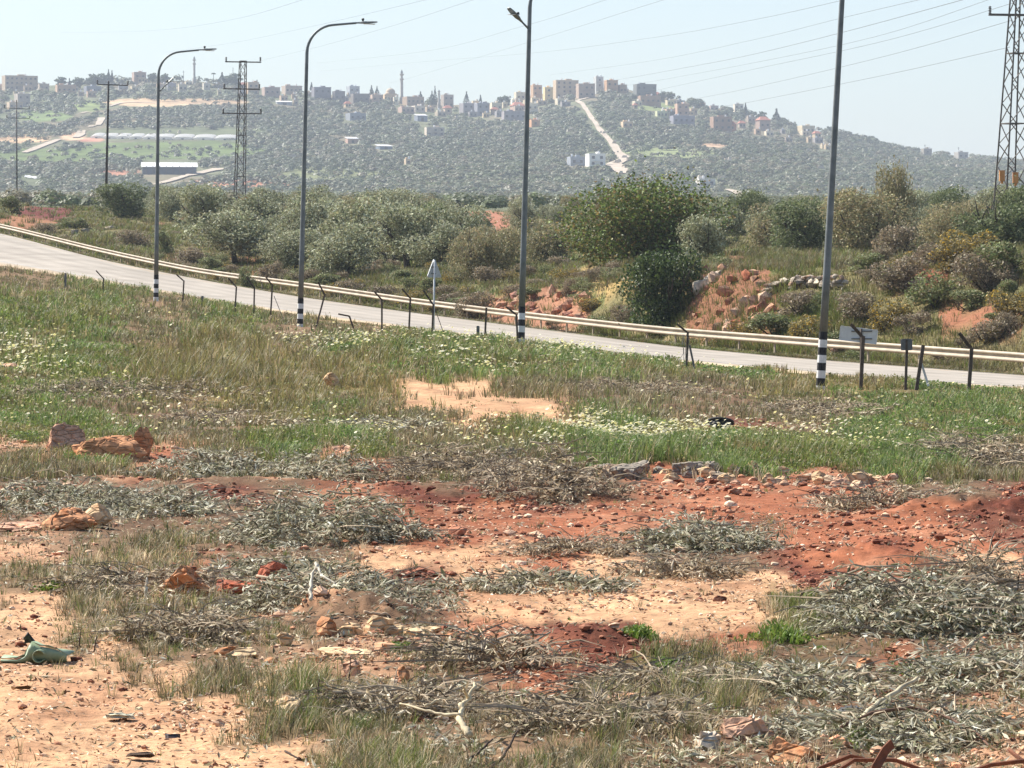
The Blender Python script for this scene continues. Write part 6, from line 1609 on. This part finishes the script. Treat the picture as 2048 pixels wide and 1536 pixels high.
lay("thin brown arching stem over the long diagonal stick", [([(1682, 1455, d1 - .1), (1740, 1426, d1), (1830, 1414, d1 + .1), (1900, 1436, d1), (1950, 1465, d1 - .2), (2012, 1520, d1 - .6)], .008)], (112, 84, 68))
d1 = D(1225) * U
lay("pale forked twig sticking up from the grey-green heap", [([(622, 1200, d1), (622, 1165, d1 + .1), (632, 1126, d1 + .2)], .012), ([(632, 1126, d1 + .2), (642, 1150, d1 + .1)], .010), ([(642, 1150, d1 + .1), (672, 1168, d1)], .007)], (204, 196, 176))
lay("pale branch lying on the dark mound left of the clearing", [([(728, 1225, d1), (765, 1228, d1), (795, 1234, d1 + .1), (818, 1245, d1)], .010)], (186, 160, 130))
lay("upright pale twig with knobs at lower left", [([(290, 1204, D(1204)), (292, 1180, D(1204)), (294, 1155, D(1204))], .012)], (214, 206, 186))
lay("pale stick at the left edge in the grey brush", [([(0, 985, 37), (25, 970, 37.5), (60, 955, 38)], .018), ([(25, 970, 37.5), (80, 962, 38)], .012)], PALE)
lay("curved pale stick on the ridge left of the middle", [([(800, 914, 46), (820, 905, 46.3), (850, 904, 46.5), (884, 907, 46.6)], .016)], (206, 196, 176))
lay("short bent stick lying in front of the right clearing heap", [([(1396, 1138, 26.6), (1425, 1152, 26.3), (1452, 1156, 26)], .012), ([(1425, 1152, 26.3), (1460, 1130, 26.6)], .008)], (170, 148, 122))
lay("weathered stick on the twiggy heap at the right edge", [([(1938, 1204, 23.4), (1975, 1195, 23.5), (2004, 1183, 23.6)], .012)], (170, 158, 140))
lay("grey stick lying across the heap at right", [([(1728, 1305, 20.1), (1760, 1300, 20.2), (1810, 1306, 20.2), (1850, 1318, 20.2)], .008)], (190, 180, 158))
lay("bent pale twig below the red bank in the middle", [([(1063, 1320, 19.5), (1078, 1325, 19.4), (1080, 1345, 19.3), (1078, 1372, 19.1)], .007)], (196, 184, 164))
lay("dead branch on the reddish stones at bottom centre", [([(1165, 1396, 17.0), (1205, 1386, 17.1), (1228, 1378, 17.2), (1252, 1352, 17.4)], .008), ([(1112, 1368, 17.3), (1168, 1380, 17.2)], .005)], (160, 140, 118))
lay("wavy pale twig along the bottom edge", [([(1138, 1476, 16.1), (1160, 1498, 15.9), (1205, 1526, 15.6)], .006), ([(1145, 1470, 16.1), (1178, 1502, 15.9)], .005)], (206, 190, 160))
for px, r0, r1, lb in [(160, 1296, 1255, "taller dark dead stalk left of the brown weed heap"), (191, 1303, 1270, "dark dead stalk right of the green plastic"), (700, 1365, 1312, "dark upright dead stalk by the pink-orange stone"), (277, 1345, 1325, "short dark dead stalk in the dry grass at lower left"), (432, 1352, 1318, "thin dark stalk right of the pale yellow rock"), (1022, 1148, 1130, "tiny dark stalk alone in the pale clearing"), (636, 1412, 1358, "dark stalk rising from the dark green weed")]:
    d1 = D(r0) * .985; lay(lb, [([(px - 3, r0, d1), (px, (r0 + r1) / 2, d1), (px + 2, r1, d1)], .0045)], (74, 58, 48), name="stalk", cat="stalk")
d1 = D(1545)
for lb, segs in [("dark bare twig leaning right along the bottom edge", [([(905, 1540, d1), (950, 1510, d1 + .2), (985, 1478, d1 + .3)], .007)]), ("second dark bare twig at the bottom, right of the first", [([(975, 1545, d1), (1012, 1506, d1 + .2), (1035, 1462, d1 + .3)], .008)]), ("dark twig crossing at bottom left centre", [([(570, 1502, d1 + .4), (600, 1520, d1 + .3), (640, 1512, d1 + .4)], .005)])]:
    lay(lb, segs, (70, 56, 48))

# rusty strips close to the camera at the bottom right
def strip(pts, d, w, label, thick=.004):
    P = np.array([pt(a, b_, d + dd) for a, b_, dd in pts]); b0 = P[0]; P = P - b0; mb = MB()
    T = unit(np.gradient(P, axis=0)); N = unit(np.cross(T, np.array([0, 1.0, 0.25]))); B = np.cross(T, N)
    V = np.concatenate([P + N * w / 2 + B * thick, P - N * w / 2 + B * thick, P - N * w / 2 - B * thick, P + N * w / 2 - B * thick]); n = len(P)
    i = np.arange(4)[:, None]; j = np.arange(n - 1)[None, :]
    mb.add(V, [np.stack([i * n + j, i * n + j + 1, ((i + 1) % 4) * n + j + 1, ((i + 1) % 4) * n + j], -1).reshape(-1, 4), np.array([[0, n, 2 * n, 3 * n], [4 * n - 1, 3 * n - 1, 2 * n - 1, n - 1]])])
    o = mb.build("metal_strip", M['rust']); o.location = b0; tag(o, label, "metal strip"); return o
strip([(1585, 1580, 0), (1640, 1536, 0), (1700, 1512, .05), (1722, 1516, .08), (1735, 1522, .1)], 12.4, .012, "rusty bent strip rising from the bottom edge, left one of the rusty strips")
strip([(1660, 1552, 0), (1708, 1520, .06), (1790, 1520, .12), (1845, 1540, .1), (1900, 1556, .1)], 12.3, .011, "rusty strip crossing behind the upright one at the bottom edge")
strip([(1740, 1580, 0), (1752, 1535, .0), (1770, 1502, .05), (1784, 1487, .08)], 12.1, .028, "short wide orange-rust strip pointing up at the bottom edge")
strip([(1930, 1548, 0), (1980, 1530, .05), (2060, 1520, .1), (2110, 1515, .12)], 12.4, .012, "thin rusty strip entering from the lower right corner")
strip([(2018, 1500, .3), (2040, 1518, .2), (2062, 1534, .15)], 12.5, .012, "short dark rusty strip in the lower right corner")

# curled green plastic sheet at the left edge
d1 = D(1326); b0 = pt(5, 1322, d1); sc = d1 / F
prof = [(0, 4), (30, 2), (46, 10), (54, 32), (60, 42), (76, 30), (92, 27), (108, 22), (128, 10)]
mb = MB(); V = []; nS = 7
for k, (a, h) in enumerate(prof):
    for s_ in np.linspace(0, 1, nS): V.append((a * sc + s_ * .01 * k * .2, -.06 + s_ * .20 + .01 * k, (h * (1 - .35 * s_) + 3 * math.sin(k * 1.3 + s_ * 3)) * sc * .9 + .01))
V = np.array(V); i = np.arange(len(prof) - 1)[:, None] * nS; j = np.arange(nS - 1)[None, :]
Fq = np.stack([i + j, i + j + 1, i + nS + j + 1, i + nS + j], -1).reshape(-1, 4)
front = []
for k, (a, h) in enumerate(prof):
    for t in (0, .5, 1): front.append((a * sc, -.06 - .02 * math.sin(t * 3.1) + .01 * k, max(h * sc * .9 * (1 - t), 0) + .004 - (0 if t < 1 else .01)))
front = np.array(front); i2 = np.arange(len(prof) - 1)[:, None] * 3; j2 = np.arange(2)[None, :]
mb.add(V, Fq); mb.add(front, np.stack([i2 + j2, i2 + j2 + 1, i2 + 3 + j2 + 1, i2 + 3 + j2], -1).reshape(-1, 4))
root = empty("plastic_sheet", b0); tag(root, "crumpled green plastic sheet on the dry ground at the left edge", "plastic sheet")
o = mb.build("sheet", M['green_plastic'], root, True)
md = o.modifiers.new("thickness", 'SOLIDIFY'); md.thickness = .004; md.offset = 0
mb = MB(); V = [];
for k in range(5):
    for s_ in range(4): V.append(((38 + s_ * 9) * sc, .10 + .02 * math.sin(k + s_), (34 + (24 - abs(s_ - 1.0) * 14) * k / 4) * sc * .95))
V = np.array(V); i = np.arange(4)[:, None] * 4; j = np.arange(3)[None, :]
mb.add(V, np.stack([i + j, i + j + 1, i + 4 + j + 1, i + 4 + j], -1).reshape(-1, 4)); o = mb.build("dark_flap", M['dark_plastic'], root, True)
md = o.modifiers.new("thickness", 'SOLIDIFY'); md.thickness = .005; md.offset = 0
mb = MB(); th = np.linspace(.3, 5.6, 14); R = 12 * sc
V = np.concatenate([np.stack([76 * sc + R * np.cos(th), np.full(14, y), R + R * np.sin(th)], 1) for y in (-.09, .02)]); j = np.arange(13)
mb.add(V, np.stack([j, j + 1, 14 + j + 1, 14 + j], -1)); o = mb.build("rolled_edge", M['green_plastic'], root, True)
md = o.modifiers.new("thickness", 'SOLIDIFY'); md.thickness = .004; md.offset = 0

# black tub lying in the field
d1 = hit(1440, 866, 30, 90); b0 = pt(1440, 864, d1); root = empty("plastic_tub", b0, .2); root.rotation_euler = (math.radians(-20), math.radians(8), .2); tag(root, "old black plastic tub lying tipped in the green field", "tub")
s_ = d1 / F
mb = MB(); mb.lathe([(.001, .0), (17 * s_, 0), (25 * s_, 20 * s_), (23.5 * s_, 20 * s_), (16 * s_, 1.5 * s_), (.001, 1.5 * s_)], 24); mb.build("body", M['dark_plastic'], root, True)
mb = MB(); mb.lathe([(24 * s_, 19 * s_), (28 * s_, 19.4 * s_), (28 * s_, 22 * s_), (24 * s_, 22.2 * s_), (24 * s_, 19 * s_)], 24); mb.build("rim", M['rubber'], root, True)
# worn tyre tread half buried among the cuttings
d1 = D(1444); b0 = pt(1704, 1442, d1); s_ = d1 / F; mb = MB(); V = []; n = 12
for k in range(n):
    a = math.pi * (.18 + .64 * k / (n - 1)); 
    for (y, rr_) in ((-.05, 1), (-.03, 1.05), (.05, 1.05), (.07, 1), (.07, .88), (-.05, .88)): V.append((-math.cos(a) * 44 * s_ * rr_, y, (math.sin(a) * 44 * s_ * rr_ - 18 * s_)))
V = np.array(V); i = np.arange(n - 1)[:, None] * 6; j = np.arange(6)[None, :]; j2 = (j + 1) % 6
mb.add(V, [np.stack([i + j, i + j2, i + 6 + j2, i + 6 + j], -1).reshape(-1, 4), np.arange(6)[::-1][None], (np.arange(6) + 6 * (n - 1))[None]])
for k in range(9):
    a = math.pi * (.22 + .56 * k / 8); mb.box((-math.cos(a) * 46.5 * s_, .01, math.sin(a) * 46.5 * s_ - 18 * s_), (3 * s_, .09, 3 * s_))
o = mb.build("tyre_piece", M['rubber']); o.location = b0; tag(o, "dark grey ridged tyre piece half buried beside the long diagonal stick", "tyre piece")
# scraps on the bare track at lower left
for px, row, w, h, c, lb in [(240, 1440, 72, 9, (196, 190, 164), "long flat pale scrap on the bare track at lower left"), (278, 1424, 20, 6, (214, 200, 160), "small cream scrap above the long flat one"), (280, 1518, 62, 9, (70, 52, 38), "dark crumbled bark piece at the bottom left"), (44, 1382, 44, 7, (120, 84, 46), "brown flat bark piece at the left edge"), (345, 1480, 36, 9, (96, 92, 96), "small dark grey rag on the bare track"), (1100, 1140, 16, 7, (70, 52, 42), "dark bark chip in the pale clearing")]:
    rr = np.random.default_rng(px); d1 = D(row); s_ = d1 / F; mb = MB(); n = 12; V = []
    for z in (0, h * s_ * .8):
        for k in range(n):
            a = k * 2 * math.pi / n; q = rr.uniform(.65, 1.0); V.append((math.cos(a) * w / 2 * s_ * q, math.sin(a) * w / 3 * s_ * q, z + rr.uniform(0, h * s_ * .5)))
    j = np.arange(n); mb.add(V, [np.stack([j, (j + 1) % n, n + (j + 1) % n, n + j], -1), np.arange(n)[::-1][None], (np.arange(n) + n)[None]], np.array(srgb(*c)))
    o = mb.build("scrap", M['stone']); o.location = pt(px, row, d1) + np.array([0, 0, .005]); tag(o, lb, "scrap")

# ------------------------------------------------------------------ air
hz = MB(); x0, x1, y0, y1, z0, z1 = -2600, 2600, -60, 9500, -40, 262
hz.box(((x0 + x1) / 2, (y0 + y1) / 2, (z0 + z1) / 2), (x1 - x0, y1 - y0, z1 - z0))
hm = bpy.data.materials.new("haze"); hm.use_nodes = True; nt = hm.node_tree
for nd in list(nt.nodes):
    if nd.type != 'OUTPUT_MATERIAL': nt.nodes.remove(nd)
pv = nt.nodes.new("ShaderNodeVolumePrincipled"); pv.inputs["Color"].default_value = (.80, .88, 1.0, 1); pv.inputs["Density"].default_value = 0.00013; pv.inputs["Anisotropy"].default_value = 0.0
nt.links.new(pv.outputs[0], [x for x in nt.nodes if x.type == 'OUTPUT_MATERIAL'][0].inputs["Volume"])
o = hz.build("haze", hm); o["kind"] = "stuff"
